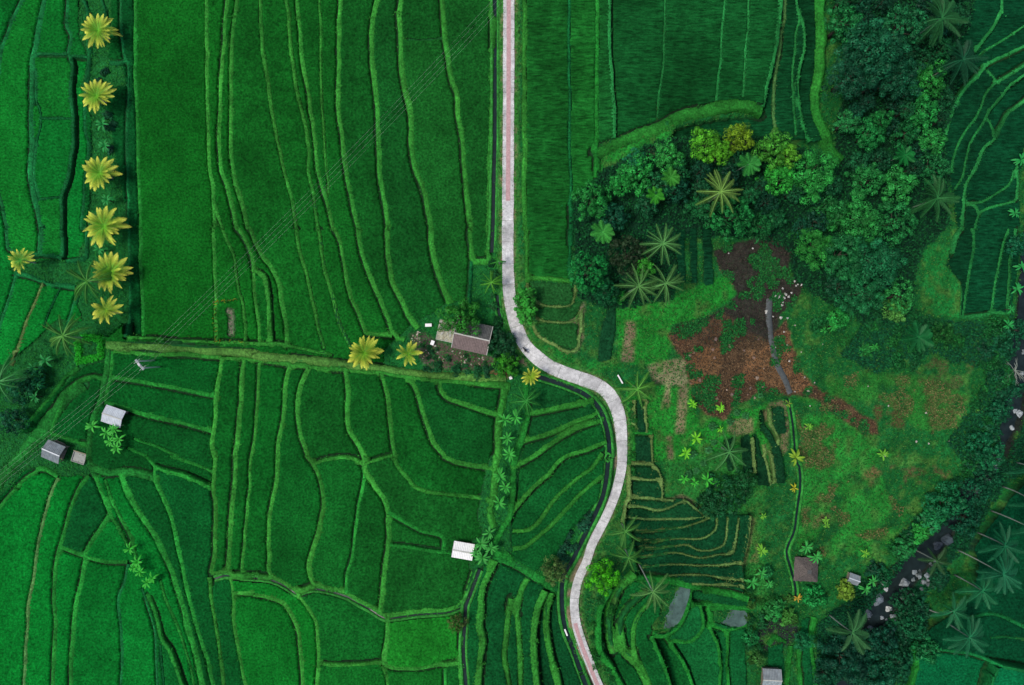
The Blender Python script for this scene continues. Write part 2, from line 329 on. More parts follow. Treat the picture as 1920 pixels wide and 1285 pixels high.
# kind, half width (m), colour key, line
LINES = []
def L(kind, hw, key, s): LINES.append((kind, hw, key, s))
B = 'bund'
for hw, key, s in [
 # north-west plots
 (.7,'teal','00:125,0 60,150 15,280 0,420'),
 (.95,'teal','00:255,0 235,110 212,230 190,330 182,480 182,700 185,800 172,960 185,1060 215,1180 228,1285 01:232,0 228,140'),
 (.35,'teal','00:210,400 208,560 232,620 236,700 215,790 200,900 198,1000 225,1110'),
 (.6,'teal','00:385,0 372,140 400,210 385,300 405,370 400,480 410,640 415,780 400,900 380,1010 350,1110 350,1285 01:350,0 352,160'),
 (.35,'teal','00:215,308 375,310'),(.35,'teal','00:236,663 400,665'),(.35,'teal','00:225,1118 350,1105'),
 (.45,'teal','00:465,0 490,60 485,140 495,260 495,330 490,420 480,520 480,720 500,800 495,900 480,1000 470,1150 460,1285 01:485,0 482,130 465,160 380,180'),
 (.3,'teal','00:405,320 490,325'),(.4,'teal','00:570,0 590,60 605,140'),
 (.35,'teal','00:680,0 685,200 700,320 722,370 725,480 718,600 712,800 720,1000 718,1285 01:725,0 728,300 740,608'),
 (.3,'teal','00:620,350 715,350'),
 (.4,'mid','00:770,0 772,480 785,800 790,1000 800,1285 01:800,0 802,300 815,608'),
 (.6,'teal','00:0,1090 20,1170 45,1285 01:40,0 45,110'),
 (.5,'teal','01:45,110 130,150 228,145 352,162'),
 # north block, long strips
 (.42,'hi','00:1165,0 1165,300 1170,700 1178,920 1200,1060 1205,1285 01:1200,0 1210,300 1215,632'),
 (.42,'hi','00:1203,1130 1225,1210 1250,1285 01:1248,0 1285,90 1315,160 1325,240 1340,350 1365,430 1376,638'),
 (.5,'hi','00:1280,0 1265,170 1260,260 1245,420 1240,600 1232,760 1245,940 1275,1040 1300,1130 1332,1285 01:1340,0 1380,80 1410,160 1420,240 11:0,240 45,265 60,330 75,450 85,638'),
 (.35,'hi','01:1422,245 1425,330 11:2,400 15,500 25,632'),
 (.5,'hi','00:1340,0 1325,120 1315,250 1308,420 1305,700 1310,880 1330,1020 1365,1140 1400,1285 01:1410,0 11:0,75 45,150 95,220 135,320 150,420 170,530 180,652'),
 (.5,'hi','10:30,0 38,200 55,360 85,560 105,690 130,830 165,980 200,1120 230,1285 11:228,0 245,130 280,250 315,400 345,550 375,670'),
 (.5,'hi','10:170,0 188,80 188,200 210,360 225,470 240,560 275,700 290,830 292,960 315,1080 330,1180 345,1285 11:350,0 365,120 390,260 425,390 460,520 500,610 530,670'),
 (.45,'hi','10:235,0 250,130 262,320 285,470 310,620 330,780 345,930 365,1040 395,1130 435,1285 11:440,0 470,80 490,180 505,270 530,370 570,470 605,560 620,582 690,590 760,600'),
 (.38,'hi','10:360,0 368,200 370,400 375,600 385,800 400,980 408,1085'),
 (.5,'hi','10:478,0 470,200 468,420 468,600 485,760 500,920 520,1040 545,1170 575,1285 11:570,0 590,130 625,230 670,340 705,430 740,510 770,590 830,625'),
 (.55,'hi','10:685,0 660,120 650,250 660,400 675,560 685,700 692,850 695,980 715,1100 745,1285 11:738,0 742,130 755,250 790,350 830,430 870,510 905,560'),
 (.6,'hi','10:815,0 805,80 812,250 820,400 840,500 865,600 872,720 870,830 895,960 930,1050 960,1160 980,1285 11:980,0 990,130 1015,230 1045,320 1085,420'),
 (.5,'hi','10:1045,0 1055,170 1075,300 1095,450 1125,530 1130,640 1155,790 1165,920 1180,1050 1190,1200 1205,1285 11:1195,0 1205,100 1212,170 1300,174'),
 (.4,'hi','10:1322,0 1322,500 1310,900 1302,1285 11:1305,0 1303,200'),
 (.12,'gap','10:820,228 940,228 1050,212'),
 (.3,'teal','11:1205,180 1195,330 1190,420'),
 # along the lane
 (.4,'hi','01:740,606 900,612 1050,628 1215,632 1375,637 11:0,640 100,640 200,655 330,690 420,705'),
 (.45,'hi','01:650,680 800,692 1000,703 1200,718 1360,722 11:0,735 200,762 500,790 700,803 850,825 1050,848 1300,872 1425,885'),
 # west of the lane
 (.4,'teal','01:95,245 60,380 25,480 0,560'),(.35,'tan','01:245,300 200,410 160,500 130,600 90,700 60,760'),
 (.25,'teal','01:340,330 290,440 250,545'),(.25,'teal','01:430,370 390,500 370,560'),(.5,'teal','01:85,250 160,265 245,298 330,318 420,330'),
 (.4,'mid','01:640,682 635,820 605,960'),
 (.5,'mid','01:640,825 800,855 950,885 1100,915 1220,940'),
 (.5,'mid','01:605,965 700,1000 850,1045 1000,1085 1190,1140'),
 (.4,'mid','01:760,1170 900,1225 1000,1272 02:960,0 1090,50 1200,100'),
 (.4,'mid','01:725,1225 830,1272 02:825,0 890,60 1010,95 1110,140 1195,185'),
 (.55,'hi','01:1245,720 1235,800 1215,940 1210,1050 1195,1200 1205,1285 02:1210,0 1200,190 1210,250 1210,350 1205,460 1205,550 1188,655'),
 (.6,'hi','01:1365,722 1355,900 1345,1050 1330,1180 1320,1285 02:1325,0 1315,150 1300,320 1290,480 1280,645'),
 (.35,'hi','11:20,750 12,950 0,1120 02:1412,0 1400,200 1382,400 1368,560 1362,660'),
 (.4,'mid','01:590,845 530,825 470,838 420,872 370,930 340,1000 310,1080 290,1145'),
 (.35,'mid','01:440,765 400,800 350,850 290,930 200,1040 150,1110'),
 (.4,'mid','01:290,1145 400,1182 500,1205'),
 # south-west fan
 (.35,'pale','02:325,120 290,200 255,320 230,430 205,580 190,690 165,830 158,980 150,1120 140,1285'),
 (.35,'mid','02:0,290 100,165 180,100 240,80 325,120'),
 (.5,'mid','02:500,110 460,160 420,240 385,350 355,470 330,530 315,620 308,800 315,950 300,1285'),
 (.5,'mid','02:345,505 440,545 490,560 600,590 720,592'),
 (.6,'mid','02:545,110 580,200 620,300 620,330 560,420 500,520 480,600 460,700 435,830 420,960 410,1100 400,1285'),
 (.45,'mid','02:620,320 680,410 720,490'),(.5,'mid','02:600,130 640,250 690,360 740,450 765,570'),
 (.4,'teal','02:720,600 700,700 670,790 680,920 690,1100 685,1285'),
 (.75,'mid','02:690,90 730,200 790,310 850,400 900,490 940,590 980,690 1020,830 1050,960 1090,1100 1130,1285'),
 (.5,'mid','02:880,60 900,150 950,270 990,400 1010,500 1035,620 1055,740 1090,880 1130,1040 1170,1160 1200,1285'),
 (.4,'mid','02:900,700 940,830 980,930 1020,1050 1060,1180 1080,1285'),
 (.4,'teal','02:800,740 830,830 860,930 880,1050 890,1285'),
 (.5,'mid','02:830,770 870,870 900,1000 950,1080 990,1180 1025,1285'),
 (.3,'teal','02:905,1050 925,1285'),
 (.5,'hi','02:1188,660 1280,645 1300,658 1434,663 12:0,663 80,672 150,702 230,750 330,722 400,738 500,763 600,818 690,868 735,888'),
 (.5,'hi','02:1180,680 1185,800 1210,950 1230,1100 1255,1285'),
 (.45,'hi','02:1300,680 1320,740 1320,900 1345,1080 1385,1285'),
 (.5,'hi','02:1320,757 1434,765 12:0,770 80,790 160,825 200,890 235,980 250,1100 262,1285'),
 # south block
 (.5,'hi','11:190,762 165,880 160,1020 135,1180 125,1285 12:125,0 122,130 90,280 78,400 82,530 75,620 95,672'),
 (.55,'hi','11:300,780 265,850 245,930 240,1040 255,1160 290,1260 12:290,0 325,45 355,110 375,200 378,300 355,420 320,530 305,620 330,720'),
 (.45,'hi','12:330,42 400,15 480,5 550,15 600,50'),
 (.6,'hi','11:505,792 520,900 515,1010 525,1110 570,1200 610,1285 12:610,0 620,80 670,160 720,230 745,310 745,370 750,430 745,480 730,580 715,700 705,860'),
 (.28,'mid','12:600,60 605,120 580,260 560,400 540,560 515,650 508,765'),
 (.3,'hi','12:612,40 680,15 770,-10'),
 (.5,'hi','11:705,803 740,920 755,1040 765,1150 780,1285 12:770,0 800,60 850,120 900,175 990,205 1100,220 1200,235 1330,245'),
 (.4,'mid','12:745,310 800,345 860,380 930,420 1040,455 1050,530'),
 (.35,'mid','12:755,490 850,505 950,525 1095,548'),
 (.55,'hi','11:850,826 900,890 930,1000 965,1110 1000,1200 1060,1270 12:1050,0 1120,35 1200,55 1335,80'),
 (.5,'hi','11:1035,850 1035,900 1070,945 1130,965 1230,1000 1360,1042'),
 (.5,'hi','11:1392,885 1372,980 1355,1090 1350,1285 12:1338,0 1325,240 1310,330 1330,400'),
 (.45,'hi','12:230,755 290,830 340,920 350,1040 355,1160 345,1285'),
 (.4,'hi','12:355,1160 500,1165 720,1160'),(.5,'hi','12:740,890 740,1000 725,1110 725,1160'),
 (.42,'hi','12:725,1160 800,1180 900,1190 1020,1175 1145,1160'),(.35,'hi','12:712,1165 735,1230 740,1285'),
 (.5,'hi','12:740,885 900,870 1060,868 1125,855 1165,825'),
 (.4,'hi','12:1220,640 1190,730 1160,815'),
 (.45,'hi','12:1148,1010 1142,1160 1155,1285'),(.25,'mid','12:1055,1195 1060,1285'),
 (.8,'hi','12:1345,590 1300,680 1270,760 1260,850 1255,950 1270,1040 1260,1150 1250,1285'),
 (.7,'hi','12:1430,800 1415,900 1400,1020 1395,1150 1420,1285'),
 (.7,'hi','22:90,690 50,760 30,850 35,950 45,1100 50,1285'),
 (.8,'hi','22:185,750 145,850 125,960 125,1120 145,1285'),
 (.8,'hi','22:215,770 195,900 195,1000 215,1100 240,1200 260,1285'),
 # fan between bananas and road
 (.6,'hi','21:95,1035 200,1015 300,990 400,970 455,955'),(.5,'hi','21:50,1195 150,1165 250,1130 350,1080 450,1040 495,1015'),
 (.5,'hi','22:0,75 60,40 130,0 21:200,1215 300,1150 400,1100 510,1065'),
 (.5,'hi','22:0,320 50,260 130,170 200,110 260,40 310,0 21:400,1240 525,1190'),
 (.5,'hi','22:0,422 80,420 140,380 200,300 260,220 350,140 440,70 505,-15'),
 (.5,'hi','22:0,525 70,510 160,440 240,370 300,300 370,220 450,150 500,110'),
 (.5,'mid','21:80,850 85,950 95,1040 60,1190 22:30,0 15,90 0,320 -60,420 -90,520 0,590'),
 # east of the road, north
 (.55,'teal','20:322,0 320,400 325,800 328,1285 21:325,0 327,275'),(.5,'mid','20:480,0 475,400 475,700 470,1000'),
 (.45,'mint','20:548,0 548,250 560,400 572,600 578,775'),(.4,'mint','20:862,0 855,200 848,400 825,540 818,655'),
 (.42,'mint','20:1190,0 1175,150 1165,350 1150,470 1140,570'),(.42,'mint','20:1315,0 1315,120 1300,280 1290,430 1280,558'),
 (.42,'mint','30:55,0 42,180 18,320 20:1430,420 1410,500 1395,612'),
 (.4,'pale','30:92,0 85,120 65,230 45,380 30,520 25,640 35,720 12,760'),
 (.4,'mint','30:150,0 165,120 150,180 135,320 125,450 130,600 138,770'),
 (.4,'mint','30:160,60 190,190 185,300 160,420 155,520 165,640 190,760 218,805'),
 (.55,'hi','20:70,0 68,500 70,900 72,1285 21:80,0 85,275'),(.6,'hi','21:75,275 180,280 335,292'),
 (.4,'tan','21:85,300 105,370 140,415 230,432 320,428 345,390 350,310'),
 (.4,'tan','21:130,500 200,515 300,522 370,500 400,440'),
 (.4,'tan','21:115,540 140,590 210,640 330,685 370,660 385,540 395,470'),
 # top right paddies
 (.55,'mint','30:1300,0 1290,80 1250,160 1200,230 1150,300'),(.45,'mint','30:1434,145 1370,190 1290,240 1220,280 1190,320'),
 (.5,'mint','30:1434,265 1340,310 1250,350 1180,420 1120,480 1060,560 1020,660 990,760'),
 (.5,'mint','30:1434,365 1350,420 1270,470 1210,530 1185,610 1150,680 1090,760 1055,850 1030,970'),
 (.3,'mint','30:1220,400 1270,465'),
 (.45,'mint','30:1434,420 1340,490 1290,560 1235,620 1215,660 1180,720 1130,800 1110,880 1090,990 1050,1060'),
 (.55,'mint','30:1434,560 1350,630 1300,710 1255,785 1200,840 1160,940 1120,1010 1100,1080 1080,1285 31:1080,0 1050,60 1030,140'),
 (.3,'mint','30:1218,665 1245,740 1256,790'),(.45,'mint','30:1370,960 1340,1040 1270,1090 1200,1130 1105,1138'),
 (.5,'mint','30:1385,900 1388,1080 1370,1130 1250,1160 1180,1200 1150,1285 31:1145,0 1140,130 1110,300 1082,490'),
 (.4,'mint','30:1115,1142 1155,1155 1172,1205'),
 (.5,'mint','31:1340,0 1310,80 1290,200 1265,320 1245,470'),(.6,'mint','31:1380,0 1345,200 1335,470'),(.5,'mint','31:1070,495 1250,475 1345,472'),
 # east terraces
 (.3,'tan','22:665,45 790,52 830,118'),(.3,'tan','22:662,128 838,133'),(.32,'tan','22:655,50 660,130 664,230 640,270 622,370'),(.35,'tan','22:835,120 838,190 838,235'),
 (.32,'tan','22:645,235 780,237 895,240'),(.32,'tan','22:635,288 720,290 810,303 870,285 920,258 955,238 1000,265 1062,325'),
 (.3,'tan','22:632,350 750,360 880,350 970,345 1090,330'),(.3,'tan','22:690,430 800,435 900,415 1000,390 1090,355 1135,335'),
 (.3,'tan','22:700,475 800,490 900,475 1000,465 1080,450 1135,400 1140,335'),
 (.3,'tan','22:720,520 800,530 900,515 980,500 1050,525 1130,510 1180,470 1195,340'),
 (.3,'tan','22:730,578 850,560 940,545 1040,565 1140,540 1215,525 1240,420 1252,335'),
 (.3,'tan','22:730,640 900,612 1060,605 1180,595 1268,580'),(.3,'tan','22:880,672 1050,655 1180,670 1282,676'),(.3,'tan','22:1000,712 1080,708 1180,705 1287,715'),
 (.4,'tan','22:1318,320 1303,440 1270,590 1285,730'),(.8,'mid','22:690,690 850,695 1000,728 1150,757 1310,785'),
 (.4,'mid','22:1000,735 1005,825 1150,832 1335,835'),
 (.35,'tan','21:685,955 690,1135'),(.35,'tan','21:750,950 752,1140'),(.35,'mid','21:685,1142 780,1144'),(.35,'tan','21:783,1145 783,1285 22:783,30'),
 (.3,'tan','Zc:1025,150 1030,290 1085,370 1125,500'),(.3,'tan','Zc:960,500 990,640 1010,760 1030,900'),(.3,'tan','Zc:1030,560 1045,700 1065,880'),(.35,'tan','Zc:865,430 875,600 885,780'),
 # lower terraces
 (1.1,'hi','22:690,660 620,740 570,840 550,930 555,1040 575,1110'),(.5,'mid','22:560,740 510,830 490,920 490,1030 510,1120 560,1180 620,1285'),
 (1.1,'hi','22:740,770 650,860 610,950 620,1080 680,1140 720,1200 760,1285'),(.6,'hi','22:790,800 720,880 685,960 680,1050 700,1150 740,1230 770,1285'),
 (.4,'mid','22:780,1000 800,1060 840,1150 880,1285'),(.4,'mid','22:850,1005 920,1100 980,1200 1010,1285'),
 (.7,'mid','22:995,735 980,840 935,940 850,1000 780,1000'),(.4,'mid','22:1050,830 1062,950 1000,1030 900,1040'),(.4,'mid','22:1100,840 1110,960 1150,1050 1160,1160 1150,1285'),
 (.4,'mid','22:1215,965 1210,1080 1200,1180 1210,1285'),(.5,'mid','22:1105,945 1200,970 1310,945'),
 (.35,'mid','22:1110,860 1200,845 1310,855 1315,940'),
 # bottom right
 (.5,'teal','32:820,1050 950,1075 1100,1100 1250,1150 1434,1190'),(.35,'teal','32:1245,1160 1220,1230 1210,1285'),(.75,'teal','32:1120,890 1250,880 1350,915 1434,960'),
 (.3,'teal','32:1250,1020 1350,1020 1434,1035'),(.5,'mid','32:800,950 790,1050 810,1150 790,1285'),
 (.4,'mid','32:130,1060 120,1150 110,1285'),(.4,'mid','32:180,1080 175,1180 185,1285'),(.4,'mid','32:260,900 240,1000 250,1150 265,1285'),(.3,'mid','32:0,1060 40,1010 100,1040'),
]: L(B if key != 'gap' else 'gap', hw, key, s)
for nm, hw, key, s in [
 ('grassy_lane', 1.25, 'olive', '01:625,652 850,655 1050,665 1250,680 1434,692 11:0,705 150,725 300,745 450,762 600,778 750,795 900,812 1100,832 1300,845 1400,850'),
 ('grass_path', .9, 'mid', '01:618,650 612,760 600,860 580,950 550,1020 525,1110 515,1180 510,1285 02:510,0 525,60 545,115'),
 ('grass_path', 1.0, 'mid', '02:510,40 600,88 690,85 780,95 880,125'),
 ('grass_path', 1.7, 'mid', '01:470,870 390,930 330,1010 270,1090 200,1180 120,1270 02:60,60 0,150'),
 ('grass_path', 1.0, 'mid', '12:1330,560 22:0,600 60,630 120,665 200,720 265,775'),
 ('grass_path', 1.5, 'hi', '20:470,860 585,812 700,760 830,715 930,660 1050,625 1180,600 1300,608 1390,635'),
 ('grass_path', 1.55, 'hi', '30:282,0 286,200 278,400 255,540 265,660 305,760 350,850 400,910'),
]: L(nm, hw, key, s)
for hw, s in [
 (.42, '10:1338,0 1338,700 1332,1000 1328,1230 11:1326,0 1320,130'),
 (.3, '11:1352,370 1358,450 1378,530'),
 (.5, '21:150,828 260,862 370,905 440,948 490,1008 520,1080 540,1180 545,1285 22:540,0 525,130 500,240 450,360 390,480 340,580 290,670 280,760 285,880 300,970 340,1080 390,1220 415,1285'),
 (.4, '12:1252,640 1222,720 1192,800 1174,845 1172,900 1165,1000 1162,1100 1176,1285'),
 (.22, '02:1200,690 1290,668 1434,682 12:0,682 80,692 150,722 235,772 330,742 500,785 600,840 690,890 740,905 900,890 1060,885 1150,860'),
 (.3, '32:175,60 180,130 178,200 160,320 145,420 105,530 125,620 150,720 155,800'),
 (.25, '31:110,950 130,1030 145,1150 155,1285 32:175,60'),
]: L('canal', hw, 'water', s)

POLY = {}
RICE_POLYS = {
 'east_north': 'P:978,-90 1536,-90 1540,60 1525,160 1520,215 1535,265 1515,270 1445,262 1440,233 1425,212 1392,200 1340,200 1262,214 1235,232 1160,258 1125,270 1118,310 1110,340 1075,372 1066,525 985,522',
 'dark_arc': '20:895,765 920,720 1050,680 1250,658 1434,662 30:35,690 20,790 20:1300,740 1180,760 1050,745 960,775',
 'top_right': '30:1160,-250 1150,20 1120,170 1060,230 1160,290 1060,480 1010,640 985,780 1005,900 1020,1000 1035,1080 1060,1285 31:1040,60 1005,200 1080,300 1075,490 1345,478 1390,200 1400,0 30:1400,1000 1420,860 1434,700 1900,700 1900,-250',
 'terraces': '22:655,45 795,45 845,130 845,235 895,238 955,232 1060,325 1320,318 1305,440 1275,590 1290,760 1340,790 1340,835 1005,830 1000,740 840,700 730,690 700,620 700,540 680,480 660,400 625,400 615,360 635,270 660,230',
 'lower': '22:700,670 600,700 510,800 475,900 480,1060 510,1130 600,1260 640,1500 1300,1500 1310,960 1330,840 1000,830 990,740 850,705',
 'bottom_right': '32:830,1020 880,950 960,900 1080,840 1130,760 1150,600 1120,500 1180,420 1250,330 1320,230 1434,120 1800,0 1800,1500 780,1500 800,1200',
 'strip_a': '21:685,958 748,960 748,1135 690,1135', 'strip_b': '21:690,1150 780,1150 782,1285 22:782,30 690,25',
 'leaf': '21:490,600 510,520 540,450 580,420 575,560 550,730 480,745',
 'near_a': '21:88,296 350,306 345,390 320,426 230,430 140,412 105,370',
 'near_b': '21:120,540 200,520 300,526 385,535 372,655 330,682 210,636 140,588',
 'near_c': '21:150,440 325,436 390,400 360,495 300,516 200,510 145,495',
 'in_a': '21:925,0 968,0 968,290 930,300', 'in_b': '21:995,-10 1032,-10 1030,300 1000,300', 'in_c': '21:1062,-20 1112,0 1120,310 1075,315',
 'plot_a': 'Zc:940,150 1000,150 1012,290 1070,370 1110,500 1150,640 1150,870 1080,870 1060,640 1040,500 1000,420 940,360',
 'plot_b': 'Zc:1055,130 1170,130 1182,380 1100,400 1055,340', 'plot_c': 'Zc:865,400 900,390 950,480 980,600 1000,760 1010,900 900,900 890,600',
 'plot_d': 'Zc:750,430 830,390 845,500 845,770 760,780 755,500', 'plot_e': 'Zc:570,460 680,430 672,520 640,760 600,770 590,560',
 'south_a': '32:0,1070 85,1050 80,1285 0,1400', 'south_b': '32:185,920 250,900 240,1100 255,1400 190,1400',
}
# open ground inside the western block: gardens, yards, banana strips, the wood on the left edge
OPEN_W = ['01:1268,450 1290,440 1320,450 1325,520 1318,600 1290,612 1274,590 1280,520',
          'Za:230,330 560,150 700,30 1100,40 1300,-60 1500,0 1700,900 1500,1000 1000,960 300,880 -80,780 -60,600 160,420',
          '01:-400,770 60,760 130,680 200,620 330,500 480,520 600,560 615,650 600,740 480,760 380,850 270,960 150,1100 60,1285 -400,1285',
          '01:170,1130 300,1145 510,1200 500,1285 02:500,100 330,120 200,60 130,90 0,230 -300,300 -300,0 01:-300,1285',
          'Zf:190,200 420,200 330,520 310,680 290,860 240,1220 230,1285 80,1285 90,1100 100,860 150,520 170,340',
          '21:-60,1285 30,700 120,830 80,850 60,1200 22:0,320 -80,500 0,590 -150,560 -200,330 -130,0',
          '12:1200,480 1400,380 1434,400 1434,560 1330,570 1240,640 1200,640', '22:225,580 330,400 480,240 520,250 440,400 330,600 280,690 260,780 200,720 120,650',
          '00:440,-300 600,-300 640,200 600,330 690,350 700,480 590,500 720,1285 01:735,240 720,520 640,600 480,560 380,250 500,0 00:480,1285 520,1000 510,640 440,480 500,330 440,200',
          '11:1200,190 1310,190 1330,-100 1380,-100 1380,600 1200,420', '20:-60,-300 5,-300 5,1285 21:-60,300', 'P:920,-120 950,-120 945,560 925,560 924,200',
          '01:55,230 100,190 300,170 480,190 500,330 330,320 160,265']
SOIL = {
 'dark_earth': ((52, 50, 44), 'P:1335,470 1400,455 1440,440 1485,470 1475,515 1505,540 1500,560 1460,590 1450,640 1400,640 1345,660 1300,640 1255,640 1262,615 1300,600 1340,588 1385,555 1350,510'),
 'red_earth': ((86, 66, 47), 'P:1250,632 1275,612 1330,600 1360,585 1400,620 1440,640 1470,600 1490,650 1505,700 1540,735 1585,750 1615,775 1645,792 1650,815 1620,815 1560,772 1530,748 1480,742 1420,736 1370,770 1357,792 1330,780 1300,755 1288,700 1282,672'),
 'rust': ((128, 92, 60), 'P:1290,690 1310,660 1345,650 1350,690 1330,740 1300,745'),
 'rust_b': ((124, 90, 60), 'P:1400,660 1440,645 1480,620 1500,690 1525,728 1490,738 1440,720 1390,710'),
 'tan_field': ((128, 122, 88), '21:760,760 880,730 975,730 985,900 968,1145 918,1148 928,880 885,870 880,1000 830,1010 860,870 790,860'),
 'tan_b': ((126, 112, 84), '21:870,1155 900,1155 908,1285 870,1285'), 'tan_c': ((120, 110, 84), '21:620,640 640,520 690,520 685,740 612,748'),
 'tan_d': ((120, 122, 80), 'Zc:640,250 860,230 870,380 700,420 600,380'), 'tan_e': ((118, 112, 78), 'Zc:1000,100 1200,60 1230,300 1210,560 1160,610 1120,400 1180,380 1170,130 1050,130 1040,280 1000,260'),
 'tan_f': ((126, 118, 86), '22:900,235 955,215 1010,250 1100,330 1060,335 950,250 860,245'), 'tan_g': ((105, 112, 66), '22:1320,330 1370,340 1310,620 1280,590'),
 'tan_h': ((125, 118, 90), '21:320,500 370,440 410,400 400,600 360,690 330,680 375,560'),
 'yard': ((82, 74, 66), 'Za:240,430 400,400 560,500 760,580 1180,690 1260,700 1250,800 1000,860 850,880 560,860 400,760 300,560'),
 'yard_b': ((110, 74, 58), 'Za:1180,880 1260,840 1420,880 1450,950 1180,990'), 'verge_dirt': ((140, 118, 100), 'Za:1500,470 1570,600 1680,820 1560,780 1540,620'),
 'dry_a': ((74, 92, 50), '31:830,760 1100,700 1180,740 1080,880 900,900'), 'dry_b': ((106, 98, 60), '32:560,60 700,70 720,150 560,200'), 'dry_c': ((90, 84, 54), '32:730,80 1000,60 1020,150 850,200 790,310 740,250'),
 'dry_d': ((92, 72, 48), '31:280,930 340,900 470,1010 600,1080 610,1160 520,1120 440,1040'), 'dry_e': ((82, 82, 48), '31:600,1000 760,1000 760,1120 640,1110'),
 'dry_f': ((112, 112, 70), '32:200,300 330,330 330,430 210,440'), 'dry_g': ((110, 112, 66), 'Zd:0,60 80,40 120,200 20,260'), 'bare': ((104, 108, 90), '01:1270,440 1310,450 1315,600 1280,600'),
 'house_bed': ((50, 70, 46), '20:780,830 840,850 790,900 740,880'), 'riverbed': ((32, 44, 36), 'P:1895,620 1930,640 1925,780 1900,850 1860,900 1830,920 1790,990 1740,1030 1720,1080 1690,1150 1650,1180 1600,1140 1640,1090 1700,1040 1760,980 1830,900 1880,800'),
 'dark_yard': ((40, 48, 46), 'Zd:130,680 420,740 440,860 360,960 140,1000 90,900'),
}
BRIGHT = {  # lighter meadow grass
 'meadow_a': ((34, 128, 42), '21:560,420 980,330 1230,240 1260,380 1060,490 900,560 860,740 700,760 590,740'),
 'meadow_b': ((38, 134, 44), '21:640,860 1000,880 1040,1060 1190,1085 1290,1000 1434,980 1434,1285 650,1285'),
 'meadow_c': ((40, 128, 46), '31:150,940 420,980 600,1200 720,1285 32:560,60 760,300 740,480 620,560 480,560 330,560 150,520 175,60'),
 'meadow_d': ((44, 118, 44), '31:300,850 600,780 900,840 1100,900 1100,1100 900,1150 650,960 400,960'),
 'meadow_e': ((30, 120, 52), '31:870,100 1130,100 1070,490 880,470'),
 'meadow_f': ((44, 120, 50), '22:850,20 1434,-60 1434,900 1330,820 1300,560 1330,330 1060,310 980,230 870,220'),
 'meadow_g': ((30, 118, 44), '21:60,560 360,720 600,760 620,800 450,800 200,720'),
 'meadow_h': ((38, 128, 46), '20:480,840 620,800 900,720 880,800 700,850 560,1030 470,1000'),
}
POND = {'pond_a': '22:850,765 900,722 990,732 972,830 928,928 850,985 785,985 775,950 820,890', 'pond_b': '22:1122,870 1200,852 1300,862 1302,930 1230,955 1122,930'}
# ---------------------------------------------------------------- terrain raster
CS = 0.25
X0, X1, Y0, Y1 = -139.0, 149.0, -101.0, 95.0
NX, NY = int((X1-X0)/CS), int((Y1-Y0)/CS)
gx = X0+(np.arange(NX)+.5)*CS; gy = Y0+(np.arange(NY)+.5)*CS
GX, GY = np.meshgrid(gx, gy)
HM = Hm(GX[::4, ::4], GY[::4, ::4])
def upsample(A, f):
    ny, nx = A.shape
    yi = np.clip((np.arange(NY)+.5)/f-.5+.5/f-.5/f, 0, ny-1.001); xi = np.clip((np.arange(NX))/f, 0, nx-1.001); yi = np.clip(np.arange(NY)/f, 0, ny-1.001)
    y0 = yi.astype(int); x0 = xi.astype(int); fy = (yi-y0)[:, None]; fx = (xi-x0)[None]
    return (A[y0][:, x0]*(1-fx)+A[y0][:, x0+1]*fx)*(1-fy)+(A[y0+1][:, x0]*(1-fx)+A[y0+1][:, x0+1]*fx)*fy
HM = upsample(HM, 4)
WX = (fbm(GX, GY, 5.0, 3)-.5)*3.0; WY = (fbm(GX, GY, 5.0, 51)-.5)*3.0
WX += (fbm(GX, GY, 1.2, 77, 2)-.5)*.8; WY += (fbm(GX, GY, 1.2, 99, 2)-.5)*.8

def poly_mask(P, warp=0.0):
    P = np.asarray(P); m = np.zeros((NY, NX), bool)
    i0 = max(0, int((P[:, 0].min()-X0)/CS)-10); i1 = min(NX, int((P[:, 0].max()-X0)/CS)+10)
    j0 = max(0, int((P[:, 1].min()-Y0)/CS)-10); j1 = min(NY, int((P[:, 1].max()-Y0)/CS)+10)
    if i1 <= i0 or j1 <= j0: return m
    x = GX[j0:j1, i0:i1]+WX[j0:j1, i0:i1]*warp; y = GY[j0:j1, i0:i1]+WY[j0:j1, i0:i1]*warp
    c = np.zeros(x.shape, bool)
    for (ax, ay), (bx, by) in zip(P, np.roll(P, -1, 0)):
        if ay == by: continue
        c ^= ((ay > y) != (by > y)) & (x < (bx-ax)*(y-ay)/(by-ay)+ax)
    m[j0:j1, i0:i1] = c; return m
def seg_update(P, rad, fn):
    """visit the cells near each segment: fn(slice, distance, side)"""
    for (ax, ay), (bx, by) in zip(P[:-1], P[1:]):
        i0 = max(0, int((min(ax, bx)-rad-X0)/CS)); i1 = min(NX, int((max(ax, bx)+rad-X0)/CS)+1)
        j0 = max(0, int((min(ay, by)-rad-Y0)/CS)); j1 = min(NY, int((max(ay, by)+rad-Y0)/CS)+1)
        if i1 <= i0 or j1 <= j0: continue
        sl = (slice(j0, j1), slice(i0, i1)); x = GX[sl]; y = GY[sl]
        vx, vy = bx-ax, by-ay; l2 = vx*vx+vy*vy or 1e-9
        t = np.clip(((x-ax)*vx+(y-ay)*vy)/l2, 0, 1)
        d = np.hypot(x-ax-t*vx, y-ay-t*vy); fn(sl, d, vx*(y-ay)-vy*(x-ax))
def sub(P, n): return np.vstack([P[::n], P[-1:]])

LW = []
for kind, hw, key, s in LINES:
    P = spline(world(extend(s)), 0.6)
    if kind == 'bund':                       # hand-dug edges are never smooth
        n = len(P); w = (vnoise(P[:, 0], P[:, 1], 3.5, 5)-.5)*.3; v = (vnoise(P[:, 0], P[:, 1], 3.5, 9)-.5)*.3
        P = P+np.stack([w, v], 1)
    LW.append([kind, hw*((.55 if key == 'tan' else .74 if key in ('teal', 'mint') else 1.08) if kind == 'bund' else 1), key, P])

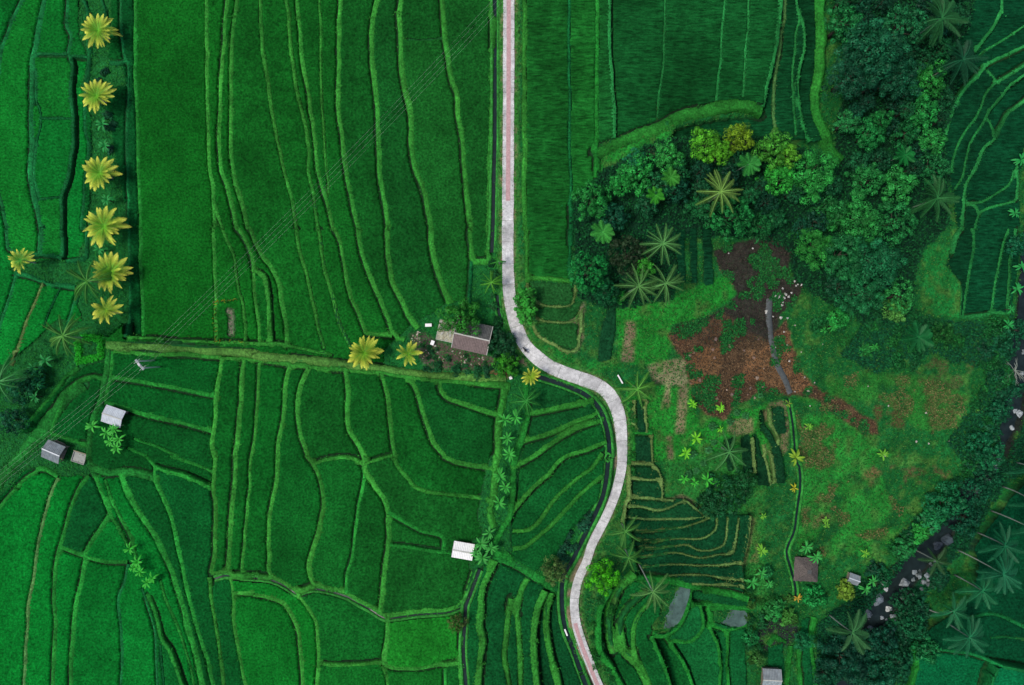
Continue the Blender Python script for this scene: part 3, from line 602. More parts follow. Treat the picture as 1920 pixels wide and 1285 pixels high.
DR = np.full((NY, NX), 99.0)                  # distance to the road
def _dr(sl, d, s): DR[sl] = np.minimum(DR[sl], d)
seg_update(sub(ROAD, 4), 8.0, _dr)
WEST = np.zeros((NY, NX), bool)               # cells on the west side of the road
ry = ROAD[:, 1]; o = np.argsort(ry); WEST = GX < np.interp(GY, ry[o], ROAD[o, 0])

rice = WEST.copy()
for s in OPEN_W: rice &= ~poly_mask(world(s), .35)
for k, s in RICE_POLYS.items(): rice |= poly_mask(world(s), .15)
rice &= DR > 2.6
for k, s in POND.items(): rice &= ~poly_mask(world(s), .1)
block = np.zeros((NY, NX), bool); excl = np.zeros((NY, NX), bool); canal = np.full((NY, NX), 9.0)
for kind, hw, key, P in LW:
    Q = sub(P, 2)
    def fn(sl, d, s, hw=hw, kind=kind):
        block[sl] |= d < max(.3, hw*.6); excl[sl] |= d < (hw*.85 if kind not in ('canal', 'gap') else hw+(.6 if kind == 'canal' else .1))
        if kind == 'canal': canal[sl] = np.minimum(canal[sl], d-hw)
    seg_update(Q, hw+1.0, fn)

# connected paddies (run-length union-find)
free = rice & ~block
par = []
def find(a):
    while par[a] != a: par[a] = par[par[a]]; a = par[a]
    return a
RL = np.full((NY, NX), -1, np.int32); prev = []
for j in range(NY):
    row = free[j].astype(np.int8); d = np.diff(np.concatenate([[0], row, [0]]))
    st = np.where(d == 1)[0]; en = np.where(d == -1)[0]; cur = []; k = 0
    for a, b in zip(st, en):
        i = len(par); par.append(i); RL[j, a:b] = i; cur.append((a, b, i))
        while k < len(prev) and prev[k][1] <= a: k += 1
        q = k
        while q < len(prev) and prev[q][0] < b:
            r1, r2 = find(prev[q][2]), find(i)
            if r1 != r2: par[r2] = r1
            q += 1
    prev = cur
root = np.array([find(i) for i in range(len(par))], np.int32)
LAB = np.where(RL >= 0, root[np.clip(RL, 0, None)], -1)
ids, inv, cnt = np.unique(LAB.ravel(), return_inverse=True, return_counts=True)
LAB = inv.reshape(LAB.shape); small = (cnt*CS*CS < 5.0) | (ids < 0)
n_lab = len(ids); sumH = np.bincount(LAB.ravel(), weights=HM.ravel(), minlength=n_lab); LEVEL = sumH/cnt
fieldc = ~small[LAB]                          # cells of a real paddy
FLOOR = np.where(fieldc, np.clip(LEVEL[LAB], HM-2.2, HM+2.2), HM+(fbm(GX, GY, 3.0, 21)-.5)*.5)

# ground height: paddies flat, bund strips blended between neighbours
Z = FLOOR.copy()
blur_m = (block | excl) & ~fieldc
def boxblur(A, r):
    C = np.cumsum(np.pad(A, ((r+1, r), (0, 0)), 'edge'), 0); A = (C[2*r+1:]-C[:-2*r-1])/(2*r+1)
    C = np.cumsum(np.pad(A, ((0, 0), (r+1, r)), 'edge'), 1); return (C[:, 2*r+1:]-C[:, :-2*r-1])/(2*r+1)
Zb = boxblur(Z, 3); Z = np.where(blur_m, Zb, Z)
ROADZ = Hm(ROAD[:, 0], ROAD[:, 1])
near = np.clip((4.5-DR)/2.5, 0, 1); Z = Z*(1-near)+(HM-.04)*near
Z = np.where(canal < .35, Z-.75*np.clip((.35-canal)/.3, 0, 1), Z)
RIVD = dist_poly(GX[::4, ::4], GY[::4, ::4], RIVER_W); RIVD = upsample(RIVD, 4)
Z = Z-1.6*np.clip((2.6+1.8*fbm(GX, GY, 9, 5)-RIVD)/2.0, 0, 1)
def zat(x, y):
    i = np.clip(((np.asarray(x)-X0)/CS).astype(int), 0, NX-1); j = np.clip(((np.asarray(y)-Y0)/CS).astype(int), 0, NY-1); return Z[j, i]
def gz(x, y): return float(zat(np.array([x]), np.array([y]))[0])
def place(px, py, h=0.0):
    """ground point under something seen at a pixel whose visible top is h metres above the ground"""
    x, y = G2(px, py)
    for _ in range(5): x, y = unproj(px, py, gz(x, y)+h)
    return x, y, gz(x, y)
def topx(x, y, z=None):
    z = Hm(np.asarray(x), np.asarray(y)) if z is None else z
    s = 8*CAMZ/(CAMZ-z); return x*s+960, 642.5-y*s

lowgap = np.zeros((NY, NX), bool)
# lower side of every bund is kept clear of rice (the foot of the step)
for kind, hw, key, P in LW:
    if kind in ('canal', 'gap') or len(P) < 4: continue
    Q = sub(P, 2)
    for a, b in zip(Q[:-1], Q[1:]):
        t = b-a; l = np.hypot(*t)
        if l < 1e-6: continue
        n = np.array([-t[1], t[0]])/l; m = (a+b)/2; o_ = hw+.7
        zl = gz(*(m+n*o_)); zr = gz(*(m-n*o_))
        if abs(zl-zr) < .03: gl = gr = -.05
        else: gl, gr = (.44, -.12) if zl < zr else (-.12, .44)
        def fn(sl, d, s, hw=hw, gl=gl, gr=gr):
            a_ = ((s > 0) & (d < hw+gl)) | ((s <= 0) & (d < hw+gr)); excl[sl] |= a_; lowgap[sl] |= ((s > 0) & (gl > .2) & a_) | ((s <= 0) & (gr > .2) & a_)
        seg_update(np.array([a, b]), hw+.6, fn)
canopy = fieldc & ~excl & (DR > 2.6)

# ---------------------------------------------------------------- ground sheet
GCOL = np.zeros((NY, NX, 3), np.float32)
def setc(mask, c, k=1.0):
    GCOL[mask] = alb(c, k)
PX = None
setc(np.ones((NY, NX), bool), (24, 98, 44))
east = ~WEST
for k, (c, s) in BRIGHT.items(): setc(poly_mask(world(s), 1.1), (c[0]*.95, c[1]*1.02, c[2]*1.0))
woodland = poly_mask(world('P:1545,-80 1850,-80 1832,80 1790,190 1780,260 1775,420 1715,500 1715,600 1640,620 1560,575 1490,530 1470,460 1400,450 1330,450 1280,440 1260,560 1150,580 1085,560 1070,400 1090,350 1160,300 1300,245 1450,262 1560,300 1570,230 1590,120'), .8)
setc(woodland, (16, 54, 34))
rw = poly_mask(world('32:560,760 760,560 900,420 1130,160 1300,40 1434,-200 1434,60 1250,260 1130,500 900,720 830,900 800,1285 280,1285 270,950 330,880'), .8); setc(rw, (16, 62, 42))
dk = poly_mask(world('31:560,480 1060,520 1320,520 1400,700 1250,1200 1100,1285 1000,1200 1250,800 900,700 600,800 400,700'), .8); setc(dk, (26, 88, 44))
for k, (c, s) in SOIL.items(): setc(((not k.startswith('dry')) | (fbm(GX, GY, 2.6, 170, 4) > .47)) & poly_mask(world(s), 1.6 if k.startswith('dry') else .55 if k in ('dark_earth', 'red_earth', 'rust', 'rust_b', 'dry_a', 'dry_b', 'dry_c', 'dry_d', 'dry_e', 'dry_f', 'riverbed') else .25), c)
soil_m = poly_mask(world(SOIL['red_earth'][1]), .55) | poly_mask(world(SOIL['dark_earth'][1]), .55)
weeds = soil_m & (fbm(GX, GY, 3.2, 140, 5)+.25*(fbm(GX, GY, .7, 144, 2)-.5) > .655); setc(weeds, (30, 92, 44))
moor = poly_mask(world(BRIGHT['meadow_d'][1]), .8) | poly_mask(world(BRIGHT['meadow_c'][1]), .6)
setc(moor & (fbm(GX, GY, 5, 240, 4) > .62), (72, 98, 48)); setc(moor & (fbm(GX, GY, 4, 340, 4) < .39), (22, 88, 40)); mead = ~WEST & ~soil_m & ~woodland; setc(mead & (fbm(GX, GY, 2.2, 350, 4) > .655), (66, 118, 50))
th_ = .9; u_ = GX*math.cos(th_)+GY*math.sin(th_); v_ = -GX*math.sin(th_)+GY*math.cos(th_); stk = fbm(u_/7, v_, 1.1, 990, 3)
for c in range(3): GCOL[..., c] = np.where(mead, GCOL[..., c]*(.7+.6*stk), GCOL[..., c])
setc(fieldc, (22, 44, 24)); setc(RIVD < 3.2, (30, 36, 32))
setc((DR < 2.6), (56, 120, 50)); setc((DR < 1.75) & (fbm(GX, GY, 2, 440, 2) > .5), (130, 116, 92))
mot = .62+.76*fbm(GX, GY, 4.5, 910, 4); mot = np.where(soil_m, mot*(.45+1.1*fbm(GX, GY, 1.3, 930, 3)), mot)
for c in range(3): GCOL[..., c] = np.where(moor & ~soil_m, boxblur(boxblur(GCOL[..., c], 2), 1), boxblur(GCOL[..., c], 1))*mot
GCOL[..., 0] *= .85+.3*fbm(GX, GY, 8, 950, 3)
st = 2
V2 = np.stack([GX[::st, ::st], GY[::st, ::st], Z[::st, ::st]], -1); ny, nx = V2.shape[:2]
Zd = Z[::st, ::st].copy(); fl = fieldc[::st, ::st]
V2[..., 2] = np.where(fl, Zd-.03, Zd+(fbm(V2[..., 0], V2[..., 1], 1.1, 610, 2)-.5)*.35*(canal[::st, ::st] > .5)*(DR[::st, ::st] > 2.2))
def gridfaces(ny, nx):
    i = np.arange(ny*nx).reshape(ny, nx); return np.stack([i[:-1, :-1], i[:-1, 1:], i[1:, 1:], i[1:, :-1]], -1).reshape(-1, 4)
me = mesh_np('ground', V2.reshape(-1, 3), gridfaces(ny, nx), True, M['ground']); set_attr(me, 'col', GCOL[::st, ::st].reshape(-1, 3))
tag(link(bpy.data.objects.new('ground', me)), 'green farmland ground under the fields and slopes', None, None, 'structure')
ax = np.concatenate([np.linspace(-900, -136, 24), np.linspace(-124, 134, 30), np.linspace(146, 900, 24)]); ay = np.concatenate([np.linspace(-900, -98, 24), np.linspace(-86, 80, 24), np.linspace(92, 900, 24)])
AX, AY = np.meshgrid(ax, ay); AZ = np.where((AX > -135) & (AX < 145) & (AY > -97) & (AY < 91), Hm(AX, AY)-6, Hm(AX, AY)-.9)
AZ += (np.abs(AX) > 200)*(fbm(AX, AY, 120, 5)-.5)*8
me = mesh_np('terrain', np.stack([AX, AY, AZ], -1).reshape(-1, 3), gridfaces(*AX.shape), True, M['ground']); set_attr(me, 'col', np.tile(alb((20, 92, 36)), (AX.size, 1)))
tag(link(bpy.data.objects.new('terrain', me)), 'green countryside beyond the fields in view', None, None, 'structure')

# ---------------------------------------------------------------- rice paddies
CPT = [((30,100),(9,112,42)),((100,160),(26,122,38)),((30,330),(10,108,44)),((150,150),(10,80,44)),((225,150),(8,58,36)),((225,480),(8,50,34)),((250,300),(10,78,40)),((330,150),(20,100,28)),((322,330),(20,100,28)),((330,560),(20,96,30)),((330,480),(20,96,28)),
 ((480,150),(20,96,30)),((600,300),(20,92,32)),((740,300),(22,86,36)),((870,250),(28,92,36)),((870,480),(18,80,36)),((330,740),(12,88,36)),((330,830),(14,84,36)),((120,780),(12,84,36)),
 ((470,850),(16,92,34)),((620,800),(20,88,34)),((750,850),(20,92,34)),((850,780),(18,84,36)),((870,950),(20,90,34)),((60,560),(12,112,44)),((150,580),(10,104,40)),((60,1150),(8,112,42)),
 ((60,950),(8,90,40)),((180,1000),(10,82,40)),((240,1200),(10,108,42)),((360,950),(12,78,38)),((360,1200),(10,74,38)),((430,1200),(10,86,38)),((520,1200),(18,112,38)),((660,1150),(18,92,36)),((800,1090),(26,94,38)),
 ((800,1210),(28,112,36)),((900,1200),(14,80,40)),((980,1200),(12,68,38)),((1050,1230),(12,64,38)),((1050,800),(18,76,38)),((1060,900),(18,86,38)),((1000,1010),(14,76,40)),((1020,150),(22,82,34)),((1020,400),(14,70,36)),((1085,150),(28,98,38)),
 ((1130,150),(20,74,36)),((1200,150),(18,80,36)),((1300,100),(18,74,36)),((1380,100),(12,64,38)),((1420,130),(14,66,38)),((1500,150),(12,58,36)),((1320,250),(28,68,36)),((1870,150),(8,58,38)),((1830,300),(10,56,36)),((1880,330),(10,62,40)),((1850,480),(10,56,36)),
 ((1040,550),(36,84,44)),((1040,620),(36,88,44)),((1140,620),(20,62,40)),((1210,800),(18,58,38)),((1260,960),(18,62,38)),((1300,1040),(16,64,40)),((1200,1120),(14,66,38)),((1300,1200),(20,92,50)),((1160,1230),(14,72,40)),((1230,1250),(20,96,44)),((1400,860),(18,56,36)),
 ((1800,1200),(8,86,54)),((1880,1260),(8,98,64)),((1870,1030),(8,66,44)),((1480,1250),(14,80,46)),((1300,450),(14,60,40))]
CPA = np.array([c[0] for c in CPT], float); CPC = np.array([alb(c[1]) for c in CPT])
def field_col(px, py):
    w = 1/((CPA[:, 0]-px)**2+(CPA[:, 1]-py)**2+400)**2; return (CPC*w[:, None]).sum(0)/w.sum()*np.array([.66, .86, .66])*(1.06 if px < 260 and (py < 640 or py > 900) else 1.12 if px > 970 or py > 1080 else 1.0)
PADDIES = []
RCE = np.random.default_rng(5)
hcan = (.38+(fbm(GX, GY, .9, 800, 2)-.5)*.26+(RCE.random((NY, NX))-.5)*.16).astype(np.float32)
CXL = np.bincount(LAB.ravel(), weights=GX.ravel(), minlength=n_lab)/cnt; CYL = np.bincount(LAB.ravel(), weights=GY.ravel(), minlength=n_lab)/cnt
for li in np.where(~small)[0]:
    m = (LAB == li) & canopy
    jj, ii = np.where(m)
    if len(jj) < 40: continue
    j0, j1, i0, i1 = jj.min(), jj.max()+1, ii.min(), ii.max()+1
    mm = m[j0:j1, i0:i1]; ny, nx = mm.shape
    vm = np.zeros((ny+1, nx+1), np.int8)
    vm[:-1, :-1] += mm; vm[1:, :-1] += mm; vm[:-1, 1:] += mm; vm[1:, 1:] += mm
    idx = np.full((ny+1, nx+1), -1, np.int64); used = vm > 0; idx[used] = np.arange(used.sum())
    vj, vi = np.where(used); gj = np.clip(vj+j0, 0, NY-1); gi = np.clip(vi+i0, 0, NX-1)
    flz = np.where(fieldc[gj, gi] & (LAB[gj, gi] == li), FLOOR[gj, gi], np.median(FLOOR[jj, ii]))
    lg = lowgap[gj, gi] | lowgap[np.clip(gj-1, 0, None), gi] | lowgap[gj, np.clip(gi-1, 0, None)] | lowgap[np.clip(gj-1, 0, None), np.clip(gi-1, 0, None)]
    z = np.where(vm[used] == 4, flz+hcan[gj, gi], np.where(lg, flz+.03, flz+.27))
    rowk = .13 if (CXL[li] < -92 and CYL[li] > 0) or (CXL[li] > 3 and CXL[li] < 80 and CYL[li] > 15) else .045; wob = .25*np.sin((X0+(vi+i0)*CS)*.7+CYL[li])
    z = z+(vm[used] == 4)*rowk*np.sin(((Y0+(vj+j0)*CS)+wob)*2*np.pi/.82)
    vx = X0+(vi+i0)*CS+(RCE.random(len(vi))-.5)*.1; vy = Y0+(vj+j0)*CS+(RCE.random(len(vi))-.5)*.1
    fj, fi = np.where(mm); F = np.stack([idx[fj, fi], idx[fj, fi+1], idx[fj+1, fi+1], idx[fj+1, fi]], 1)
    cx, cy = GX[jj, ii].mean(), GY[jj, ii].mean(); pxx, pyy = topx(np.array([cx]), np.array([cy])); pxx, pyy = float(pxx[0]), float(pyy[0])
    rows = pxx > 965 and pyy < 540
    me = mesh_np('rice_paddy', np.stack([vx, vy, z], 1), F, True, M['ricerow' if rows else 'rice'])
    ob = link(bpy.data.objects.new('rice_paddy', me)); c = field_col(pxx, pyy)*random.uniform(.92, 1.08); ob.color = (*c, 1)
    PADDIES.append((ob, pxx, pyy, len(jj)*CS*CS))
BLOCKS = [('in the small plots west of the palm row', lambda x, y: x < 150 and y < 500), ('beside the row of yellow palms', lambda x, y: x < 262 and y < 640),
          ('north of the grassy lane', lambda x, y: x < 945 and y < 665), ('at the left below the grassy lane', lambda x, y: x < 402 and y < 960),
          ('in the lower left fan', lambda x, y: x < 402), ('south of the grassy lane', lambda x, y: x < 935 and y < 1090), ('along the bottom left of the canal', lambda x, y: x < 880 and y >= 1090),
          ('in the fan between bananas and road', lambda x, y: x < 1140 and 690 < y < 1060), ('below the white hut beside the road', lambda x, y: x < 1110 and y >= 1050),
          ('east of the road at the top', lambda x, y: x < 1540 and y < 400), ('by the road bend and the wood', lambda x, y: x < 1400 and y < 700), ('at the top right edge', lambda x, y: x > 1700 and y < 640),
          ('in the tan-edged terraces', lambda x, y: x < 1500 and y < 1100), ('in the lower right terraces', lambda x, y: x < 1560), ('in the bottom right corner', lambda x, y: True)]
def block_labels(items, noun, group):
    rest = list(items)
    for name, test in BLOCKS:
        sel = [t for t in rest if test(t[1], t[2])]; rest = [t for t in rest if not test(t[1], t[2])]
        if not sel: continue
        spx = max(t[1] for t in sel)-min(t[1] for t in sel); spy = max(t[2] for t in sel)-min(t[2] for t in sel)
        horiz = spx >= spy*.8; sel.sort(key=lambda t: t[1] if horiz else t[2])
        for i, t in enumerate(sel):
            tag(t[0], '%s, %s from the %s %s' % (noun(t), ordw(i), 'left' if horiz else 'top', name), None, group+' '+name, 'structure')
def pnoun(t):
    a = t[3]; return ('small ' if a < 90 else 'broad ' if a > 900 else '')+'green rice paddy'
block_labels(PADDIES, pnoun, 'rice paddies')

# ---------------------------------------------------------------- bunds, paths
LINEC = {'hi': (44, 122, 44), 'mid': (30, 120, 44), 'teal': (16, 100, 52), 'mint': (34, 120, 60), 'tan': (92, 124, 68), 'pale': (78, 128, 70), 'olive': (74, 126, 56)}
def tufts(P, n, hw, zf, size=.3, up=None):
    """grass tufts: three thin blades each"""
    k = RNG.integers(0, len(P)-1, n); t = RNG.random(n)[:, None]; p = P[k]*(1-t)+P[k+1]*t
    d = P[k+1]-P[k]; d = d/np.maximum(np.linalg.norm(d, axis=1), 1e-6)[:, None]; nrm = np.stack([-d[:, 1], d[:, 0]], 1)
    off = RNG.normal(0, .5, n)*hw; off = (off+up[k]*RNG.exponential(.42, n)*(RNG.random(n) < .7))[:, None]; p = p+nrm*off; z = zf(p, k, off[:, 0])
    V = []; 
    for b in range(3):
        a = RNG.random(n)*6.283; s = size*(.6+.8*RNG.random(n)); ca, sa = np.cos(a), np.sin(a)
        base = np.stack([p[:, 0], p[:, 1], z], 1)
        w = np.stack([-sa*.09, ca*.09, np.zeros(n)], 1); tip = base+np.stack([ca*s*.8, sa*s*.8, s*.7], 1)
        V.append(np.stack([base-w, base+w, tip], 1))
    V = np.concatenate(V, 0); return V.reshape(-1, 3), np.arange(len(V)*3).reshape(-1, 3)
BUNDS = []
for kind, hw, key, P in LW:
    if kind in ('gap', 'canal') or len(P) < 3: continue
    keep = (P[:, 0] > X0+1) & (P[:, 0] < X1-1) & (P[:, 1] > Y0+1) & (P[:, 1] < Y1-1); P = P[keep]
    if len(P) < 3: continue
    n = len(P); d = np.gradient(P, axis=0); d /= np.maximum(np.linalg.norm(d, axis=1), 1e-6)[:, None]; nr = np.stack([-d[:, 1], d[:, 0]], 1)
    jw = hw*(.6+.7*vnoise(P[:, 0], P[:, 1], 5.0, 31)+.25*(RNG.random(n)-.5)); jw2 = hw*(.6+.7*vnoise(P[:, 0], P[:, 1], 5.0, 63)+.25*(RNG.random(n)-.5))
    zl = zat(*(P+nr*(hw+.7)).T); zr = zat(*(P-nr*(hw+.7)).T)
    top = np.maximum(zl, zr)+(.36 if kind == 'bund' else .22)
    top = np.convolve(np.pad(top, 3, 'edge'), np.ones(7)/7, 'valid')+(RNG.random(n)-.5)*.07
    isup = np.where(zl > zr+.03, 1, np.where(zr > zl+.03, -1, 0)); sh = .25+.55*vnoise(P[:, 0], P[:, 1], 2.5, 85) if kind == 'bund' else np.zeros(n); al, ar = sh*(isup > 0), sh*(isup < 0)
    prof = [(jw+.12+al, zl-.15), (jw*.85+al, top-.13+.1*(RNG.random(n)-.5)), (jw*.35+al*.3, top), (-jw2*.35-ar*.3, top+.02), (-jw2*.85-ar, top-.13+.1*(RNG.random(n)-.5)), (-jw2-.12-ar, zr-.15)]
    V = np.stack([np.concatenate([P+nr*o_[:, None], zz[:, None]], 1) for o_, zz in prof], 1).reshape(-1, 3)
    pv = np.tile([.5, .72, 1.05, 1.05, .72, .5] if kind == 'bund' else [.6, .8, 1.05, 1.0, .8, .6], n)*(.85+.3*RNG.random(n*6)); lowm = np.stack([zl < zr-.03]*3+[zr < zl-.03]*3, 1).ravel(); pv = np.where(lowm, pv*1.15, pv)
    k = len(prof); i = np.arange(n*k).reshape(n, k); Q = np.stack([i[:-1, :-1], i[:-1, 1:], i[1:, 1:], i[1:, :-1]], -1).reshape(-1, 4)
    T = np.concatenate([Q[:, [0, 1, 2]], Q[:, [0, 2, 3]]])
    ln = float(np.linalg.norm(np.diff(P, axis=0), axis=1).sum())
    tv, tf = tufts(P, int(ln*(13 if hw < .8 else 16)), hw*1.15, lambda p, kk, off: top[kk]-.06-np.minimum(np.abs(off)/hw, 1.3)*.1, .30, np.where(zl > zr+.03, 1., np.where(zr > zl+.03, -1., 0.)))
    V = np.concatenate([V, tv]); T = np.concatenate([T, tf+n*k])
    nm = 'paddy_bund' if kind == 'bund' else kind
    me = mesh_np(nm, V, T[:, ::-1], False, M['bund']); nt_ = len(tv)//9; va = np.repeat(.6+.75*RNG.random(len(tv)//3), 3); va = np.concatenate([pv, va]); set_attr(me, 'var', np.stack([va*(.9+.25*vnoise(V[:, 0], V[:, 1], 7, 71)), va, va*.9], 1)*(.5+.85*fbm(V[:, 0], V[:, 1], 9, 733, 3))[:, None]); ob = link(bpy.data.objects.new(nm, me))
    mp = P[n//2]; pxx, pyy = topx(np.array([mp[0]]), np.array([mp[1]])); ob.color = (*alb(LINEC[key] if kind in ('bund', 'grassy_lane') else {'hi': (36, 116, 42), 'mid': (26, 108, 42)}[key], random.uniform(.9, 1.1)), 1)
    if kind == 'bund': BUNDS.append((ob, float(pxx[0]), float(pyy[0]), key))
    else: tag(ob, None, None, None, 'structure')
block_labels(BUNDS, lambda t: {'hi': 'bright grassy', 'mid': 'grassy', 'teal': 'dull green', 'mint': 'pale green', 'tan': 'tan dry-grass', 'pale': 'pale worn'}[t[3]]+' bund between paddies', 'paddy bunds')
PL = ['olive grassy lane running from the palms to the brown-roofed house', 'green footpath running south from the lane past the white hut on the left', 'green footpath leading east from the junction below the left huts',
      'broad grass path curving past the grey hut on the left', 'green footpath from the bananas by the white hut to the roadside ditch', 'curved bright grass path above the wood', 'straight bright grass track along the west edge of the wood']
for ob, lb in zip([o for o in COL.objects if o.name.startswith(('grassy_lane', 'grass_path'))], PL): tag(ob, lb, None, 'paths', 'structure')

# canals: water sheets with grassy lips
CANL = ['narrow dark canal running beside the straight road at the top', 'short dark ditch beside the road by the brown-roofed house', 'dark roadside ditch following the lower road bends', 'blue-grey canal running south from the white hut',
        'thin dark ditch under the curved bund at lower left', 'narrow dark channel winding down the meadow past the brown hut', 'thin dark channel at the left of the lower meadow']
ci = 0
for kind, hw, key, P in LW:
    if kind != 'canal': continue
    P = P[(P[:, 0] > X0+1) & (P[:, 0] < X1-1) & (P[:, 1] > Y0+1) & (P[:, 1] < Y1-1)]; n = len(P)
    d = np.gradient(P, axis=0); d /= np.maximum(np.linalg.norm(d, axis=1), 1e-6)[:, None]; nr = np.stack([-d[:, 1], d[:, 0]], 1)
    zz = np.maximum(zat(*(P+nr*(hw+1.0)).T), zat(*(P-nr*(hw+1.0)).T)); zz = np.convolve(np.pad(zz, 4, 'edge'), np.ones(9)/9, 'valid')-.30
    w = hw+.3
    V = np.stack([np.concatenate([P+nr*w, zz[:, None]], 1), np.concatenate([P-nr*w, zz[:, None]], 1)], 1).reshape(-1, 3)
    i = np.arange(n*2).reshape(n, 2); F = np.stack([i[:-1, 0], i[:-1, 1], i[1:, 1], i[1:, 0]], -1)
    nm = 'canal_water'; ob = link(bpy.data.objects.new(nm, mesh_np(nm, V, F, True, M['water']))); tag(ob, CANL[ci], None, 'canals', 'structure')
    for sgn in (1, -1):
        a = nr*sgn; jw = .07*(RNG.random(n)-.5)
        pr = [(hw-.04+jw, zz-.3), (hw+.02+jw, zz+.22), (hw+.22+jw, zz+.34+.06*RNG.random(n)), (hw+.5+jw*2, zz+.30), (hw+.75+jw*0, zz+.05)]
        V = np.stack([np.concatenate([P+a*o_[:, None], z_[:, None]], 1) for o_, z_ in pr], 1).reshape(-1, 3)
        k = len(pr); i = np.arange(n*k).reshape(n, k); Q = np.stack([i[:-1, :-1], i[:-1, 1:], i[1:, 1:], i[1:, :-1]], -1).reshape(-1, 4); T = np.concatenate([Q[:, [0, 1, 2]], Q[:, [0, 2, 3]]])
        if sgn < 0: T = T[:, ::-1]
        ob = link(bpy.data.objects.new('canal_bank', mesh_np('canal_bank', V, T, False, M['bund']))); set_attr(ob.data, 'var', .7+.6*RNG.random(len(V))); ob.color = (*alb((46, 124, 48)), 1)
        tag(ob, ('left' if sgn > 0 else 'right')+' grassy bank of the '+CANL[ci], None, 'canal banks', 'structure')
    ci += 1
# ponds
for k, s in POND.items():
    P = spline(np.vstack([world(s), world(s)[:1]]), .8)[:-1]; c = P.mean(0); z = gz(*c)+.12; n = len(P)
    V = np.vstack([np.c_[P, np.full(n, z)], [[c[0], c[1], z]]]); F = np.array([(i, (i+1) % n, n) for i in range(n)])
    ob = link(bpy.data.objects.new('flooded_paddy', mesh_np('flooded_paddy', V, F, False, M['pwater'])))
    tag(ob, 'grey flooded paddy '+('beside the palm in the lower right terraces' if k == 'pond_a' else 'with still water near the bottom right hut'), None, 'flooded paddies', 'structure')
# river
P = spline(RIVER_W, 2.0); n = len(P); d = np.gradient(P, axis=0); d /= np.linalg.norm(d, axis=1)[:, None]; nr = np.stack([-d[:, 1], d[:, 0]], 1)
w = 3.6+2.0*vnoise(np.arange(n), np.zeros(n), 6.0, 3); zz = np.full(n, RIVZ-.75)
V = np.stack([np.c_[P+nr*w[:, None], zz], np.c_[P-nr*w[:, None], zz]], 1).reshape(-1, 3); i = np.arange(n*2).reshape(n, 2)
ob = link(bpy.data.objects.new('river', mesh_np('river', V, np.stack([i[:-1, 0], i[:-1, 1], i[1:, 1], i[1:, 0]], -1)[:, ::-1], True, M['rwater']))); tag(ob, 'dark stream winding down the lower right valley', None, None, 'structure')

# ---------------------------------------------------------------- road of concrete slabs with a red paved middle strip
road = bpy.data.objects.new('road', None); link(road); tag(road, 'pale concrete road winding through the middle of the fields', None, None, 'structure')
RD = spline(world(ROAD_P), 0.5); RD = RD[(RD[:, 1] < Y1-1) & (RD[:, 1] > Y0+1)]
rz_ = Hm(RD[:, 0], RD[:, 1])+.13; d = np.gradient(RD, axis=0); d /= np.linalg.norm(d, axis=1)[:, None]; nr = np.stack([-d[:, 1], d[:, 0]], 1)
_, rpy = topx(RD[:, 0], RD[:, 1])
hwid = np.interp(rpy, [0, 450, 600, 680, 760, 850, 1000, 1285], [1.32, 1.34, 1.45, 1.62, 1.55, 1.32, 1.3, 1.26])+(vnoise(RD[:, 0], RD[:, 1], 3, 8)-.5)*.14
cum = np.concatenate([[0], np.cumsum(np.linalg.norm(np.diff(RD, axis=0), axis=1))]); nsl = int(cum[-1]/5.0)
for q in range(nsl):
    s0, s1 = q*5.0+.03, (q+1)*5.0-.03; ss = np.linspace(s0, s1, 7)
    def I(a): return np.interp(ss, cum, a)
    cx, cy, cz, nx_, ny_, w = I(RD[:, 0]), I(RD[:, 1]), I(rz_), I(nr[:, 0]), I(nr[:, 1]), I(hwid); dz = random.uniform(-.008, .008)
    vs, fs = [], []
    for a in range(7):
        for sg, zz in ((1, -.2), (1, 0), (-1, 0), (-1, -.2)): vs.append((cx[a]+sg*nx_[a]*w[a], cy[a]+sg*ny_[a]*w[a], cz[a]+zz+dz))
    for a in range(6):
        for b in range(3): fs.append((a*4+b, a*4+b+1, a*4+b+5, a*4+b+4))
    fs += [(3, 2, 1, 0), (24, 25, 26, 27)]
    ob = MB().add(vs, [f[::-1] for f in fs]).build('road_slab', M['concrete'], road); g = random.uniform(.50, .62); ob.color = (g, g*.985, g*.97, 1)
def strip(sel, hw):
    idx = np.where(sel)[0]; a = RD[idx]; b = nr[idx]; z = rz_[idx]+.022; n = len(idx); jw = hw+(RNG.random(n)-.5)*.08
    V = np.stack([np.c_[a+b*jw[:, None], z], np.c_[a-b*jw[:, None], z]], 1).reshape(-1, 3); i = np.arange(n*2).reshape(n, 2)
    o_ = link(bpy.data.objects.new('red_paver_strip', mesh_np('red_paver_strip', V, np.stack([i[:-1, 0], i[:-1, 1], i[1:, 1], i[1:, 0]], -1), False, M['paver'])), road)
strip(rpy < 378, .5); strip(rpy > 1168, .46)
k_ = np.repeat(np.arange(len(RD)), 3); sd = RNG.choice([-1., 1.], len(k_)); pe = RD[k_]+nr[k_]*(sd*(hwid[k_]+RNG.exponential(.35, len(k_))-.12))[:, None]
n_ = len(pe); bz_ = rz_[k_]-.1; TV = []
for q in range(5):
    a = RNG.random(n_)*6.283; s_ = .22+.3*RNG.random(n_); bs = np.c_[pe+RNG.normal(0, .15, (n_, 2)), bz_]; w_ = np.c_[-np.sin(a)*.07, np.cos(a)*.07, 0*a]; TV.append(np.stack([bs-w_, bs+w_, bs+np.c_[np.cos(a)*s_*.8, np.sin(a)*s_*.8, s_*.6]], 1))
TV = np.concatenate(TV).reshape(-1, 3); me = mesh_np('roadside_grass', TV, np.arange(len(TV)).reshape(-1, 3), False, M['bund']); set_attr(me, 'var', np.repeat(.6+.8*RNG.random(len(TV)//3), 3))
